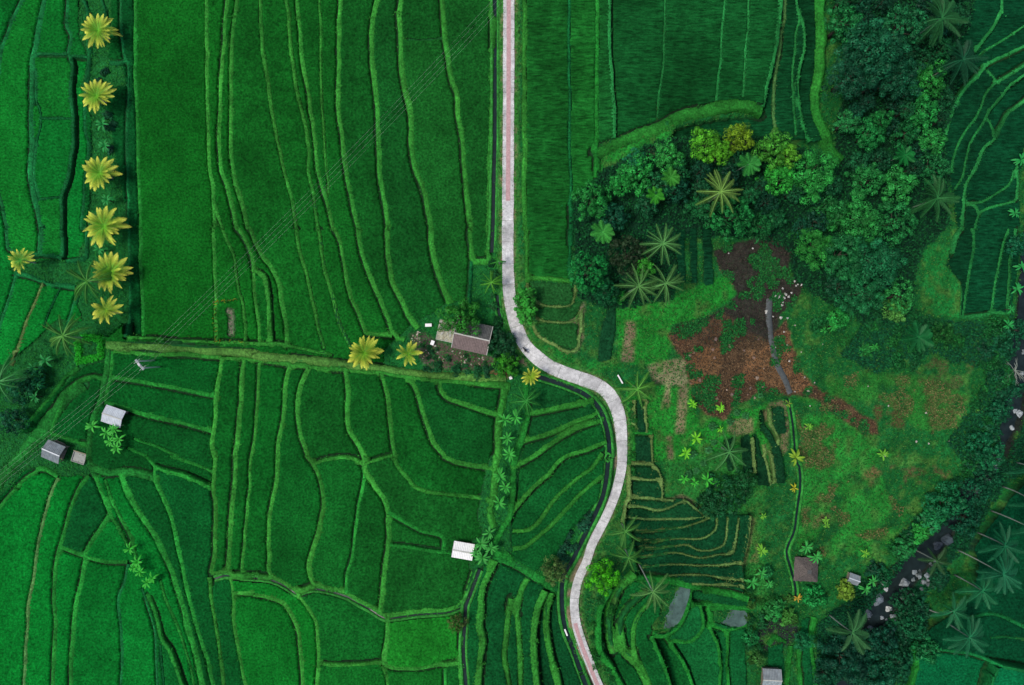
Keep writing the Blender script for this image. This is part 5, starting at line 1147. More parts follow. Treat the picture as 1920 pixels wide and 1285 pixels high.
# valley and stream-side growth
VAL = [(1868, 860, 24, 6, 'round', (20, 96, 56), 'round dark tree over the stream bend below the pale boulders'), (1835, 925, 26, 6, 'fine', (16, 84, 54), 'dense dark tree over the stream near the middle leaning trunk'), (1632, 1215, 30, 7, 'round', (16, 74, 50), 'rounded dark tree at the lower stream'), (1905, 730, 20, 4, 'loose', (20, 88, 56), 'dark bush just below the bare branches'), (1912, 620, 22, 4, 'loose', (18, 84, 52), 'dark bush over the stream at the right edge'), (1745, 1225, 26, 4, 'bush', (22, 100, 52), 'light bush at the lower paddy corner'), (1780, 945, 36, 6, 'round', (20, 94, 54), 'dark green tree on the stream bank right of the dry meadow'), (1815, 975, 34, 6, 'fine', (14, 78, 52), 'dark tree between stream and leaning palm trunks'), (1755, 975, 26, 5, 'leafy', (22, 104, 54), 'leafy dark tree at the stream bank'),
 (1732, 1000, 20, 4, 'leafy', (34, 122, 46), 'light leafy bush at the meadow end by the stream'), (1700, 1030, 20, 4, 'leafy', (28, 104, 50), 'leafy bush above the river boulders'), (1706, 1132, 26, 4, 'fine', (16, 76, 44), 'round mossy bush on an island in the stream'),
 (1590, 1245, 46, 8, 'big', (14, 66, 46), 'dark tree at the bottom left of the stream'), (1640, 1275, 40, 8, 'big', (18, 84, 56), 'teal tree at the bottom edge beside the stream'), (1550, 1270, 26, 6, 'loose', (16, 74, 48), 'dark tree at the bottom edge right of the strips'),
 (1660, 1210, 28, 6, 'loose', (16, 70, 50), 'dark tree in the lower stream bed'), (1850, 835, 28, 5, 'loose', (18, 92, 56), 'dark bush beside the stream at the right'), (1880, 770, 22, 5, 'loose', (18, 90, 56), 'dark bush above the pale boulders at the right'),
 (1720, 1180, 24, 5, 'fine', (20, 92, 54), 'green bush between the stream and the bottom right paddies'), (1690, 1250, 28, 6, 'fine', (16, 82, 50), 'dark bush at the left edge of the bottom right paddies'), (1530, 1120, 24, 3, 'bush', (26, 120, 54), 'green bush south-east of the brown hut'),
 (1510, 1205, 18, 4, 'round', (22, 104, 60), 'round green bush above the bottom strips'), (1455, 1145, 22, 3, 'leafy', (30, 110, 46), 'bush with yellow-edged leaves below the brown hut'), (1480, 1160, 16, 3, 'leafy', (52, 110, 40), 'small leafy bush beside the orange-yellow banana'),
 (1590, 1110, 18, 3, 'leafy', (96, 130, 40), 'yellow-green bush beside the small dark shed'), (1410, 1200, 18, 3, 'bush', (24, 110, 54), 'left bush beside the dark yard'), (1425, 1240, 14, 3, 'bush', (52, 104, 44), 'yellowish bush left of the bottom hut'),
 (1440, 1075, 14, 2.5, 'bush', (34, 116, 60), 'small bush left of the narrow channel'), (1910, 460, 20, 4, 'loose', (20, 100, 64), 'bush at the right edge beside the narrow paddies'), (1895, 655, 18, 4, 'loose', (18, 84, 52), 'dark bush beside the bare branches'),
 (30, 735, 28, 5, 'loose', (20, 92, 56), 'dark bush among the palms at the left edge'), (20, 790, 26, 5, 'loose', (16, 76, 50), 'lower dark bush at the left edge'), (58, 712, 22, 4, 'bush', (22, 100, 60), 'bush among bananas at the left edge'),
 (1855, 900, 26, 5, 'loose', (18, 84, 52), 'bush at the stream beside the upper leaning trunk')]
for x, y, r, h, k, c, lb in VAL: tree(x, y, r, h, k, alb(c, 1.4), lb, 'trees and bushes along the stream and edges', name='streamside_tree' if h > 3 else 'bush', cat='tree' if h > 3 else 'bush')
rngf = random.Random(9)
def shrubs(poly, n, rr, cols, label, group, hh=(.8, 1.8), kinds=('bush', 'loose', 'leafy'), name='shrub'):
    P = pts(poly); xs = [p[0] for p in P]; ys = [p[1] for p in P]; spots = []
    for _ in range(n*20):
        if len(spots) >= n: break
        x, y = rngf.uniform(min(xs), max(xs)), rngf.uniform(min(ys), max(ys))
        if not inpoly(x, y, P): continue
        spots.append((x, y))
    tall = max(ys)-min(ys) > max(xs)-min(xs); spots.sort(key=lambda p: p[1] if tall else p[0]); w = label.split(' ')
    for k, (x, y) in enumerate(spots):
        tree(x, y, rngf.uniform(*rr), rngf.uniform(*hh), rngf.choice(kinds), alb(rngf.choice(cols)), '%s, %s from the %s' % (label, ordw(k), 'top' if tall else 'left'), group, name, 'shrub', seed=rngf.randrange(9999))
G3 = [(28, 108, 52), (24, 96, 50), (34, 118, 50)]
shrubs('P:1560,560 1700,590 1790,600 1800,660 1700,690 1560,640 1520,600', 34, (8, 15), G3, 'low shrub on the rough slope below the wood', 'shrubs below the wood')
shrubs('22:235,570 330,400 470,250 500,260 430,390 330,570 280,660', 26, (6, 10), [(22, 84, 54), (28, 92, 62)], 'low taro-like clump in the dark strip by the roadside ditch', 'plants by the roadside ditch', (.5, 1.0), ('leafy',))
shrubs('P:1850,600 1900,600 1895,760 1840,880 1740,980 1700,1040 1620,1140 1600,1110 1700,1000 1800,900 1860,760', 46, (11, 20), [(20, 92, 50), (18, 84, 52), (26, 104, 48)], 'low shrub on the left bank of the stream', 'shrubs on the left bank')
shrubs('P:1790,1010 1770,1080 1740,1150 1700,1210 1680,1285 1560,1285 1545,1215 1600,1205 1660,1190 1745,1110', 42, (12, 22), [(16, 76, 50), (18, 84, 50), (20, 92, 54)], 'low dark shrub on the lower stream banks', 'shrubs on the lower banks')
shrubs('Za:1180,380 1480,470 1560,700 1560,860 1250,860 1180,700', 12, (5, 9), [(26, 88, 50), (34, 100, 48)], 'low shrub between the brown-roofed house and the road', 'shrubs by the house')
shrubs('Za:400,740 800,800 1180,820 1180,940 800,920 380,880', 24, (4, 8), [(30, 104, 54), (36, 112, 62), (26, 90, 52)], 'low garden shrub south of the brown-roofed house', 'garden shrubs', (.5, 1.2))
shrubs('Za:360,560 740,600 1150,690 1150,780 600,760 400,700', 14, (3, 6), [(38, 100, 54), (30, 88, 48)], 'small plant in the yard in front of the brown-roofed house', 'yard plants', (.4, .8))
shrubs('Zd:0,430 400,560 420,760 200,700 60,1200 0,1200', 18, (6, 11), [(26, 100, 50), (40, 110, 44), (60, 112, 44)], 'low shrub around the dark yard at the bottom', 'shrubs around the dark yard')
shrubs('11:1310,150 1350,180 1360,360 1380,540 1330,560 1320,350', 12, (5, 9), [(30, 104, 48), (22, 84, 44)], 'low shrub in the ditch between house tree and road', 'ditch shrubs', (.6, 1.4))
shrubs('P:1182,735 1198,750 1194,850 1186,900 1182,860 1184,790', 9, (4, 8), [(36, 120, 44), (30, 108, 44)], 'low shrub on the right road verge at the bend', 'verge shrubs', (.4, .9))
shrubs('P:1115,1120 1150,1140 1130,1230 1160,1285 1120,1270 1100,1180', 14, (5, 9), [(40, 124, 44), (30, 112, 46)], 'low shrub on the right verge near the bottom', 'lower verge shrubs', (.5, 1.0))
shrubs('P:1830,640 1900,640 1880,760 1830,760', 10, (6, 12), G3, 'low shrub left of the bare branches', 'shrubs by the bare branches')
shrubs('00:560,230 620,330 600,480 680,640 620,1000 560,1100 540,900 600,700 520,480', 16, (5, 10), [(18, 84, 56), (22, 94, 56)], 'low dark shrub under the row of yellow palms', 'shrubs under the palm row', (.5, 1.2))
# pale round shrubs on the meadow
for i, (u, v, r) in enumerate([(465, 320, 8), (712, 185, 7), (795, 215, 7), (640, 275, 7), (475, 485, 6), (425, 560, 8), (265, 600, 8), (372, 695, 6), (300, 770, 7), (225, 800, 7), (945, 10, 6)]):
    x, y = pts('Zc:%d,%d' % (u, v))[0]; tree(x, y, r, 1.2, 'bush', alb((66, 142, 80)), 'small pale green round shrub on the meadow, %s from the top' % ordw(sorted([320, 185, 215, 275, 485, 560, 600, 695, 770, 800, 10]).index(v)), 'pale round shrubs', 'round_shrub', 'shrub')
# square hedge garden
hx = [place(*p) for p in pts('01:440,640 448,738 568,712 568,612 480,605')]
hr = thing('garden_hedge', 'bright green hedge around a square garden at the left', 'hedge', hx[0])
b0 = Vector(hx[0])
for a, b_ in zip(hx[:-1], hx[1:]):
    a, b_ = Vector(a), Vector(b_); n = int((b_-a).length/.75)
    for k in range(n+1):
        p = a.lerp(b_, k/max(1, n))-b0; o = bpy.data.objects.new('hedge_plant', CROWN['bush'][k % 3]); o.color = (*alb((44, 178, 46), 1.2), 1); o.location = p; o.scale = (1.0, 1.0, 1.0); o.rotation_euler = (0, 0, k*1.3); link(o, hr)

# ---------------------------------------------------------------- ground cover that nobody could count
def cover(name, label, mask, n, size, cols, seed, lift=.05, flat=.6):
    rng = np.random.default_rng(seed); jj, ii = np.where(mask); k = rng.integers(0, len(jj), n)
    x = GX[jj[k], ii[k]]+(rng.random(n)-.5)*CS; y = GY[jj[k], ii[k]]+(rng.random(n)-.5)*CS; z = zat(x, y)
    a = rng.random(n)*6.283; s = size*(.5+rng.random(n)); ca, sa = np.cos(a), np.sin(a); base = np.stack([x, y, z+lift*rng.random(n)], 1)
    w = np.stack([-sa, ca, 0*a], 1)*(s*.3)[:, None]; mid = base+np.stack([ca*s*.5, sa*s*.5, s*flat], 1); tip = base+np.stack([ca*s, sa*s, s*flat*.9], 1)
    V = np.stack([base, mid-w, tip, mid+w], 1).reshape(-1, 3); me = mesh_np(name, V, np.arange(4*n).reshape(n, 4), False, M['ground'])
    C = np.array([alb(c) for c in cols])[rng.integers(0, len(cols), n)]*(.75+.5*rng.random((n, 1)))
    if cols is None: C = None
    set_attr(me, 'col', np.repeat(C, 4, 0)); tag(link(bpy.data.objects.new(name, me)), label, None, None, 'stuff')
land = ~fieldc & ~block & (DR > 2.0) & (canal > .6) & (RIVD > 3.0)
cover('undergrowth', 'dark leafy undergrowth on the floor of the wood', land & woodland, 42000, .55, [(16, 66, 36), (20, 80, 42), (14, 54, 36), (24, 92, 46)], 1, .5, .5)
cover('meadow_grass', 'rough grass on the eastern meadow', land & ~WEST & ~woodland & ~soil_m & ~rw, 60000, .32, [(36, 112, 42), (46, 118, 46), (26, 98, 42), (70, 116, 52)], 2, .1, .6)
cover('bank_grass', 'dark rank grass along the stream valley', land & (rw | dk), 22000, .5, [(18, 80, 48), (22, 92, 50), (16, 70, 46)], 3, .3, .6)
cover('verge_grass', 'short grass on verges and yards west of the road', land & WEST, 30000, .28, [(34, 120, 46), (44, 130, 48), (24, 100, 44)], 4, .1, .6)
cover('weeds', 'weeds sprouting on the bare earth', land & boxblur(weeds.astype(float), 2).astype(bool) & soil_m, 9000, .4, [(30, 100, 46), (40, 112, 50), (24, 84, 42)], 5, .15, .6)
dke = poly_mask(world(SOIL['dark_earth'][1]), .8)
cover('earth_litter', 'dry leaf litter and crumbs on the red-brown earth', land & soil_m & ~dke, 13000, .28, [(80, 66, 50), (52, 47, 40), (118, 96, 70), (62, 53, 43), (98, 78, 56)], 6, .06, .25)
cover('dark_litter', 'dark crumbs and litter on the upper earth', land & soil_m & dke, 8000, .26, [(56, 52, 46), (44, 44, 40), (70, 62, 54), (48, 64, 44)], 8, .06, .25)
cover('dry_grass', 'dry straw-coloured grass on the rough meadow', land & moor & (fbm(GX, GY, 5, 240, 4) > .62), 5000, .35, [(96, 104, 60), (118, 112, 72), (76, 104, 52)], 7, .1, .6)
# ---------------------------------------------------------------- buildings
def mat_roof(name, col, rough=.45, lo=.8, hi=1.15, sc=1.2, metallic=0.0):
    return mat_plain(name, col, rough, .4, lo, hi, sc, metallic, .1)
M['roofwhite'] = mat_roof('white_roof_sheet', (.80, .79, .77), .5, .9, 1.08)
M['roofpale'] = mat_roof('pale_grey_roof_sheet', (.50, .54, .58), .45, .8, 1.12)
M['roofmid'] = mat_roof('weathered_zinc_roof', (.27, .32, .33), .5, .6, 1.3, 2.0)
M['roofgrey'] = mat_roof('grey_roof_sheet', (.17, .20, .215), .5, .7, 1.25)
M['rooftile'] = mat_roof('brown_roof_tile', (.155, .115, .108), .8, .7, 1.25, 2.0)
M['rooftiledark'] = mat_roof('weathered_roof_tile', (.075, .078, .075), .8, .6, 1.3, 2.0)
M['rooflean'] = mat_roof('mossy_pale_roof', (.34, .33, .24), .85, .5, 1.4, 3.0)
M['thatch'] = mat_roof('brown_thatch', (.095, .08, .072), .95, .6, 1.4, 4.0)
M['trim'] = mat_plain('pale_ridge_trim', (.42, .42, .38), .7, .3)
M['wall'] = mat_plain('lime_wall', (.45, .43, .38), .85, .2)
M['boards'] = mat_plain('weathered_boards', (.2, .17, .13), .85, .2, .7, 1.25, 3)
def roof_sheet(L_, dpt, z0, z1, sgn, nw=40, amp=.035, rows=6, row_step=.02, jag=.0):
    """one roof slope: ridge at y=0 height z1, eave at y=sgn*dpt height z0, corrugated along x with overlapping courses"""
    b = MB(); vs = []; th = .05; n = nw; rng = random.Random(int(L_*100))
    for k in range(rows):
        t0, t1 = k/rows, (k+1)/rows+.02
        for t, lift in ((t0, 0.0), (min(1.02, t1), row_step)):
            for i in range(n+1):
                x = -L_/2+L_*i/n; vs.append((x, sgn*dpt*t+rng.uniform(-jag, jag), z1+(z0-z1)*t+amp*math.cos(i*math.pi)+lift))
    fs = []
    for k in range(rows):
        o = k*2*(n+1)
        for i in range(n): f = (o+i, o+i+1, o+n+2+i, o+n+1+i); fs.append(f if sgn < 0 else f[::-1])
    b.add(vs, fs); nb = len(vs)
    b.add([(-L_/2, 0, z1-th-.04), (L_/2, 0, z1-th-.04), (L_/2, sgn*dpt, z0-th-.04), (-L_/2, sgn*dpt, z0-th-.04)], [(0, 1, 2, 3)])
    return b
def hut(name, label, px, py, ang, L_, W_, wall_h, rise, mat, mats=None, open_=True, group=None, ridge='trim', over=.35, wallm='boards'):
    x, y, z = place(px, py, wall_h+rise*.6); r = thing(name, label, 'hut', (x, y, z), R(ang), group); zb = gz(x, y)
    z0, z1 = wall_h, wall_h+rise
    for sg in (1, -1): 
        roof_sheet(L_, W_/2, z0, z1, sg, int(L_*5)).build('roof', mats or mat if sg > 0 else mat, r)
    b = MB(); b.box((0, 0, z1+.05), (L_+.08, .28, .07)); b.build('ridge_cap', M[ridge], r)
    wl, ww = L_-2*over, W_-2*over
    for sx in (-1, 1):
        for sy in (-1, 1): MB().box((sx*wl/2, sy*ww/2, (z0+.2)/2-.2), (.14, .14, z0+.55)).build('post', M['wood'], r)
    g = MB()
    for sx in (-1, 1): g.add([(sx*wl/2, -ww/2, z0-.1), (sx*wl/2, ww/2, z0-.1), (sx*wl/2, 0, z1-.14)], [(0, 1, 2)] if sx > 0 else [(2, 1, 0)])
    g.build('gable', M[wallm], r)
    b = MB(); b.box((0, ww/2-.05, z0*.45), (wl-.16, .07, z0*.9)); b.box((-wl/2+.05, 0, z0*.45), (.07, ww-.2, z0*.9))
    if not open_: b.box((0, -ww/2+.05, z0*.45), (wl-.16, .07, z0*.9)); b.box((wl/2-.05, ww*.2, z0*.45), (.07, ww*.55, z0*.9))
    b.build('wall', M[wallm], r); MB().box((0, 0, .12), (wl-.2, ww-.2, .12)).build('floor_platform', M['boards'], r)
    return r
hut('field_hut', 'white-roofed gabled hut beside a banana clump', 868, 1034, -10, 4.9, 3.8, 2.0, .75, M['roofwhite'])
hut('field_hut', 'pale grey metal-roofed hut at the left above bananas', 211, 781, -19, 5.0, 4.2, 2.2, .6, M['roofpale'])
hut('field_hut', 'dark grey hut with a light ridge at the lower left', 97, 848, -23, 4.6, 4.5, 2.2, .9, M['roofgrey'], ridge='roofpale')
hut('field_hut', 'grey metal-roofed hut at the bottom edge by the dark yard', 1448, 1275, -3, 4.8, 5.0, 2.2, .9, M['roofmid'], M['roofgrey'])
hut('small_shed', 'small dark shed with a pale edge board on the meadow', 1602, 1087, -20, 3.0, 2.6, 1.7, .5, M['roofgrey'], ridge='roofpale')
# brown thatched hut
x, y, z = place(1514, 1070, 2.4); th = thing('thatched_hut', 'brown hip-roofed hut beside the narrow channel', 'hut', (x, y, z), R(-3))
b = MB(); w, h_ = 3.0, 3.2; n = 10; rng = random.Random(4)
for a in range(4):
    M4 = Matrix.Rotation(a*math.pi/2, 3, 'Z')
    for k in range(5):
        t0, t1 = k/5, (k+1)/5+.03; vs = []
        for t, lf in ((t0, 0), (t1, .05)):
            for i in range(n+1): s = (i/n*2-1)*(.15+.85*t)*w; vs.append(M4@Vector((s, -(.15+.85*t)*w+rng.uniform(-.08, .08), 3.6-2.0*t+lf+rng.uniform(-.05, .05))))
        b.add(vs, [(i, n+1+i, n+2+i, i+1) for i in range(n)])
b.build('roof', M['thatch'], th); MB().box((0, 0, 3.58), (1.0, 1.0, .12)).build('ridge_cap', M['rooftiledark'], th)
for sx in (-1, 1):
    for sy in (-1, 1): MB().box((sx*2.3, sy*2.3, .8), (.16, .16, 2.0)).build('post', M['wood'], th)
b = MB(); b.box((0, 2.3, .7), (4.4, .08, 1.5)); b.box((-2.3, 0, .7), (.08, 4.4, 1.5)); b.build('wall', M['boards'], th)
# main house
x, y, z = place(885, 632, 3.4); ho = thing('farmhouse', 'brown tile-roofed farmhouse with a pale lean-to by the road', 'house', (x, y, z), R(-12.6))
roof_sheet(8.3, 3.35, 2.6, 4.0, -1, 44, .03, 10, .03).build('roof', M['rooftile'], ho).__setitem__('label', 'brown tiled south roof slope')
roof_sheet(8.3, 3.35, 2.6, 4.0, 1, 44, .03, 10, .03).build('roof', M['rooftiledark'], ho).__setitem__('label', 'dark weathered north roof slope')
MB().box((0, 0, 4.06), (8.4, .3, .1)).build('ridge_cap', M['trim'], ho)
for sx in (-1, 1):
    for sy in (-1, 1):
        a, c = Vector((sx*4.17, 0, 4.06)), Vector((sx*4.17, sy*3.4, 2.64)); MB().tube([a, c], .09, 4).build('barge_board', M['trim'], ho)
b = MB(); b.box((0, -2.9, 1.25), (7.6, .18, 2.5)); b.box((0, 2.9, 1.25), (7.6, .18, 2.5)); b.box((-3.72, 0, 1.25), (.18, 5.6, 2.5)); b.box((3.72, 0, 1.25), (.18, 5.6, 2.5)); b.build('wall', M['wall'], ho)
g = MB()
for sx in (-1, 1): g.add([(sx*3.72, -2.9, 2.5), (sx*3.72, 2.9, 2.5), (sx*3.72, 0, 3.75)], [(0, 1, 2), (2, 1, 0)])
g.build('gable', M['wall'], ho)
d_ = MB().box((.6, -3.02, 1.0), (.95, .06, 2.0)).build('door', M['boards'], ho); MB().box((.95, -3.08, 1.0), (.06, .06, .14)).build('handle', M['steel'], d_)
for sx in (-2.2, 2.6):
    w_ = MB().box((sx, -3.02, 1.4), (1.1, .06, 1.0)).build('window', M['boards'], ho); MB().box((sx, -3.06, 1.4), (.9, .04, .8)).build('pane', M['water'], w_)
lr = MB(); rng = random.Random(8)
nn = 9
vs = [(-8.1+3.9*i/nn, -2.3+4.7*j/11, 2.35+.5*j/11*.6+rng.uniform(-.05, .05)) for j in range(12) for i in range(nn+1)]
fs = [(j*(nn+1)+i, j*(nn+1)+i+1, (j+1)*(nn+1)+i+1, (j+1)*(nn+1)+i) for j in range(11) for i in range(nn)]
lo_ = lr.add(vs, fs).build('lean_to_roof', M['rooflean'], ho); lo_['label'] = 'pale mossy lean-to roof'
MB().tube([(-8.1, -2.34, 2.4), (-4.2, -2.34, 2.4)], .06, 4).build('edge_board', M['trim'], lo_); MB().tube([(-8.14, -2.3, 2.4), (-8.14, 2.4, 2.66)], .05, 4).build('edge_board', M['trim'], lo_)
for i in range(26):   # loose tiles and slats lying on the lean-to
    u, v = rng.uniform(-7.9, -4.4), rng.uniform(-2.1, 2.2); MB().box((u, v, 2.42+(v+2.3)*.064+.06), (rng.uniform(.15, .3), rng.uniform(.3, .7), .05), rng.uniform(-.5, .5)).build('roof_slat', M['trim' if i % 3 else 'wood'], lo_)
for px_, py_ in ((-7.7, -2.0), (-7.7, 2.1), (-4.4, -2.0)): MB().box((px_, py_, 1.1), (.14, .14, 2.6)).build('post', M['wood'], ho)
# white things in the yard
def wbox(px, py, ang, d, label, name='white_chest'):
    x, y, z = place(px, py); r = thing(name, label, 'chest', (x, y, z), R(ang)); MB().box((0, 0, d[2]/2), d).build('body', M['white'], r)
    MB().box((0, 0, d[2]+.04), (d[0]+.08, d[1]+.08, .07)).build('lid', M['white'], r); MB().box((0, -d[1]/2-.03, d[2]*.7), (.2, .05, .06)).build('handle', M['steel'], r)
wbox(804, 610, 2, (1.45, .65, .7), 'long white chest on the grass north-west of the farmhouse'); wbox(811.5, 643, -20, (.75, 1.0, .7), 'short white chest at the corner of the lean-to'); wbox(957.5, 708.5, 20, (.6, .6, .6), 'small white box at the end of the lane by the road')
# flat concrete pen with bamboo edge beside the grey hut
x, y, z = place(148, 859, .5); r = thing('concrete_pen', 'flat grey concrete pen with a bamboo rail beside the grey hut', 'pen', (x, y, z), R(-18))
M['slabc'] = mat_plain('grey_render', (.30, .31, .28), .9, .2, .8, 1.15, 1.5)
b = MB(); b.box((0, 0, .2), (3.2, 2.5, .4)); b.build('slab', M['slabc'], r)
b = MB()
for dx_, dy_, lx, ly in ((0, 1.2, 3.3, .14), (0, -1.2, 3.3, .14), (1.6, 0, .14, 2.3), (-1.6, 0, .14, 2.3)): b.box((dx_, dy_, .5), (lx, ly, .25))
b.build('kerb', M['slabc'], r); MB().tube([(-1.7, 1.45, .7), (1.8, 1.5, .72)], .1, 7).build('rail', M['wood'], r)
for sx in (-1.5, 1.5): MB().tube([(sx, 1.45, -.1), (sx, 1.45, .75)], .06, 6).build('rail_post', M['wood'], r)
for (pa, pb), lb in (((pts('Zb:190,875 255,900')), 'short bamboo log north of the grey hut'), ((pts('Zb:235,955 330,995')), 'longer bamboo log against the grey hut')):
    a, c = Vector(place(*pa)), Vector(place(*pb)); r = thing('bamboo_log', lb, 'log', a, 0, 'bamboo logs'); dv = c-a
    MB().tube([(0, 0, .15), dv*.5+Vector((0, 0, .18)), dv+Vector((0, 0, .15))], [.13, .12, .1], 8).build('culm', M['wood'], r, True)
    for t in (.25, .5, .75): p = dv*t+Vector((0, 0, .165)); MB().tube([p-dv.normalized()*.03, p+dv.normalized()*.03], .145, 8).build('node_ring', M['boards'], r)

# ---------------------------------------------------------------- power line
pb = [place(291, 676), place(301, 688)]; pt_px = [(257, 677), (271, 695)]; hP = 8.2
tw = thing('power_pole_frame', 'two-legged concrete power pole with a crossarm in the left paddies', 'power pole', pb[0]); o0 = Vector(pb[0]); tops = []
for (bx, by, bz) in pb:
    tx, ty, tz = bx, by, bz+hP; tops.append(Vector((tx, ty, tz))-o0); MB().tube([Vector((bx, by, bz-.4))-o0, tops[-1]], [.2, .13], 8).build('pole', M['steel'], tw, True)
dv = (tops[1]-tops[0]).normalized(); pv = Vector((-dv.y, dv.x, 0)); mid = (tops[0]+tops[1])/2
for q in (-.16, .16): MB().tube([tops[0]-dv*.5+pv*q, tops[1]+dv*.5+pv*q], .11, 5).build('crossarm', M['steel'], tw)
MB().box(mid+Vector((0, 0, .1)), (.7, .5, .5), math.atan2(dv.y, dv.x)).build('transformer', M['steel'], tw)
ends = []
for k, t in enumerate((tops[0]-dv*.3, tops[0]+dv*.55, tops[1]-dv*.45, tops[1]+dv*.4)):
    MB().tube([t, t+Vector((0, 0, .35))], [.06, .045], 6).build('insulator', M['white'], tw); ends.append(o0+t+Vector((0, 0, .36)))
for q in (tops[0], tops[1]): MB().tube([q-pv*.9, q+pv*.9], .05, 5).build('brace', M['steel'], tw)
wdir_up = Vector((1.0, 1.0, 0)).normalized(); wdir_dn = Vector((-.78, -.62, 0)).normalized()
wn_ = ['outermost left', 'second', 'third', 'outermost right']
for k, e in enumerate(ends):
    for d_, ln, nm in ((wdir_up, 125, 'upper right'), (wdir_dn, 95, 'lower left')):
        f = e+d_*ln; f.z = e.z+2
        P_ = [e.lerp(f, t/16)-Vector((0, 0, 3.0*4*(t/16)*(1-t/16)*(ln/125))) for t in range(17)]
        o = MB().tube([p-e for p in P_], .008, 4, False).build('power_line', M['wire']); o.location = e
        tag(o, '%s wire of the thin power line running to the %s' % (wn_[k], nm), 'wire', 'power lines')

# ---------------------------------------------------------------- flag stakes round the bare plot
FL = []
for a, b_, n in (((1210, 412), (1335, 392), 10), ((1212, 425), (1218, 625), 9), ((1218, 632), (1378, 632), 7)):
    for i in range(n): t = i/(n-1); FL.append((a[0]+(b_[0]-a[0])*t, a[1]+(b_[1]-a[1])*t))
sm = MB().tube([(0, 0, -.2), (0, 0, .95)], .025, 5).mesh('stake', M['wood']); fb = MB(); fb.add([(0, 0, .95), (.42, .06, .9), (.45, -.04, .62), (0, 0, .6), (.0, .1, .93), (-.25, .3, .8), (-.2, .28, .6), (0, .1, .6)], [(0, 1, 2, 3), (4, 5, 6, 7)]); fm = fb.mesh('flag', M['yellow'])
for i, (u, v) in enumerate(FL):
    p = pts('01:%f,%f' % (u, v))[0]; x, y, z = place(*p); r = thing('flag_stake', 'small yellow flag on a stake around the pale sparse plot', 'flag', (x, y, z+.3), random.uniform(0, 6.28), 'yellow flags around the plot'); r.scale = (1.35, 1.35, 1.3)
    link(bpy.data.objects.new('stake', sm), r); link(bpy.data.objects.new('flag', fm), r)

# ---------------------------------------------------------------- stones, boulders, slate path
def rock_mesh(seed):
    rng = np.random.default_rng(seed); import bmesh
    bm = bmesh.new(); bmesh.ops.create_icosphere(bm, subdivisions=2, radius=1)
    for v in bm.verts:
        n = np.array(v.co); f = 1+.22*math.sin(3*n[0]+seed)+.18*math.sin(4*n[1]-seed*2)+.12*math.sin(5*n[2]+seed)+rng.normal(0, .05); v.co = Vector(n*f); v.co.z *= .7
    me = bpy.data.meshes.new('boulder'); bm.to_mesh(me); bm.free(); me.materials.append(M['stone']); return me
ROCK = [rock_mesh(s) for s in range(5)]
def rock(px, py, rpx, col, label, group, name='boulder', cat='boulder', dz=0.0):
    x, y, z = place(px, py); o = bpy.data.objects.new(name, random.choice(ROCK)); r_ = rpx/8*(CAMZ-z)/CAMZ; o.scale = (r_, r_*random.uniform(.7, 1), r_); o.rotation_euler = (0, 0, random.uniform(0, 6.28)); o.location = (x, y, z+dz+r_*.1); o.color = (*col, 1); link(o); tag(o, label, cat, group); return o
for u, v in [(830, 815), (870, 855), (850, 870), (910, 862), (685, 905), (795, 955), (730, 980), (655, 988), (600, 995), (700, 1018), (690, 1070), (680, 1105), (760, 1000), (490, 1180), (490, 1200), (575, 1240), (665, 1258), (330, 425), (40, 485), (745, 1262), (640, 1010), (715, 965)]:
    x, y = 1360+u/6.4, 400+v/6.4; rock(x, y, random.uniform(1.6, 3.0), (.5, .49, .45), 'small pale stone scattered at the top of the slate path', 'pale stones by the slate path', 'stone', 'stone')
for u, v in [(30, 490), (70, 500), (150, 540), (185, 688, ), (305, 645), (60, 600), (105, 650), (30, 625), (205, 830), (150, 910), (60, 700), (120, 740), (40, 660), (90, 575), (235, 990), (830, 1190), (900, 1200), (885, 1030), (1015, 1185), (675, 990), (260, 860), (225, 905), (655, 1270), (560, 880)]:
    x, y = pts('31:%d,%d' % (u, v))[0]; rock(x, y, random.uniform(1.4, 2.6), (.46, .43, .37), 'small pale stone lying on the brown earth slope', 'pale stones on the earth slope', 'stone', 'stone')
for k in range(30):
    x, y = pts('21:%d,%d' % (random.randint(990, 1420), random.randint(560, 960)))[0]
    rock(x, y, random.uniform(1.5, 4.0), random.choice([(.22, .14, .10), (.16, .11, .09), (.30, .22, .16)]), 'brown clod lying on the red earth', 'brown clods on the red earth', 'earth_clod', 'clod')
BD = [(1693, 1091, 10, (.24, .27, .28)), (1657, 1091, 6, (.36, .38, .38)), (1659, 1103, 4, (.4, .42, .42)), (1663, 1139, 6, (.4, .42, .4)), (1650, 1156, 5, (.25, .28, .3)), (1712, 1071, 5, (.22, .26, .27)), (1722, 1080, 5, (.22, .26, .27)), (1735, 1078, 5, (.2, .24, .25)), (1710, 1085, 4, (.2, .24, .24)),
 (1640, 1128, 7, (.14, .17, .19)), (1625, 1150, 8, (.12, .15, .17)), (1645, 1120, 8, (.13, .16, .19)), (1772, 1012, 10, (.05, .07, .085)), (1755, 1020, 9, (.06, .08, .1)), (1850, 902, 6, (.3, .33, .35)), (1838, 910, 5, (.2, .23, .25)), (1828, 918, 6, (.12, .15, .18)), (1860, 880, 8, (.09, .12, .15)),
 (1908, 775, 6, (.36, .4, .42)), (1900, 770, 5, (.34, .38, .4)), (1892, 802, 4, (.32, .36, .37)), (1900, 736, 4, (.35, .38, .4)), (1912, 700, 5, (.2, .23, .24)), (1915, 660, 6, (.2, .24, .25)), (1862, 868, 5, (.34, .38, .4)), (1870, 862, 4, (.4, .45, .5)), (1605, 1082, 3, (.2, .2, .2)), (1668, 1180, 6, (.1, .13, .15)), (1690, 1120, 4, (.2, .22, .2)), (1630, 1175, 6, (.1, .13, .15)), (1615, 1190, 6, (.1, .12, .14))]
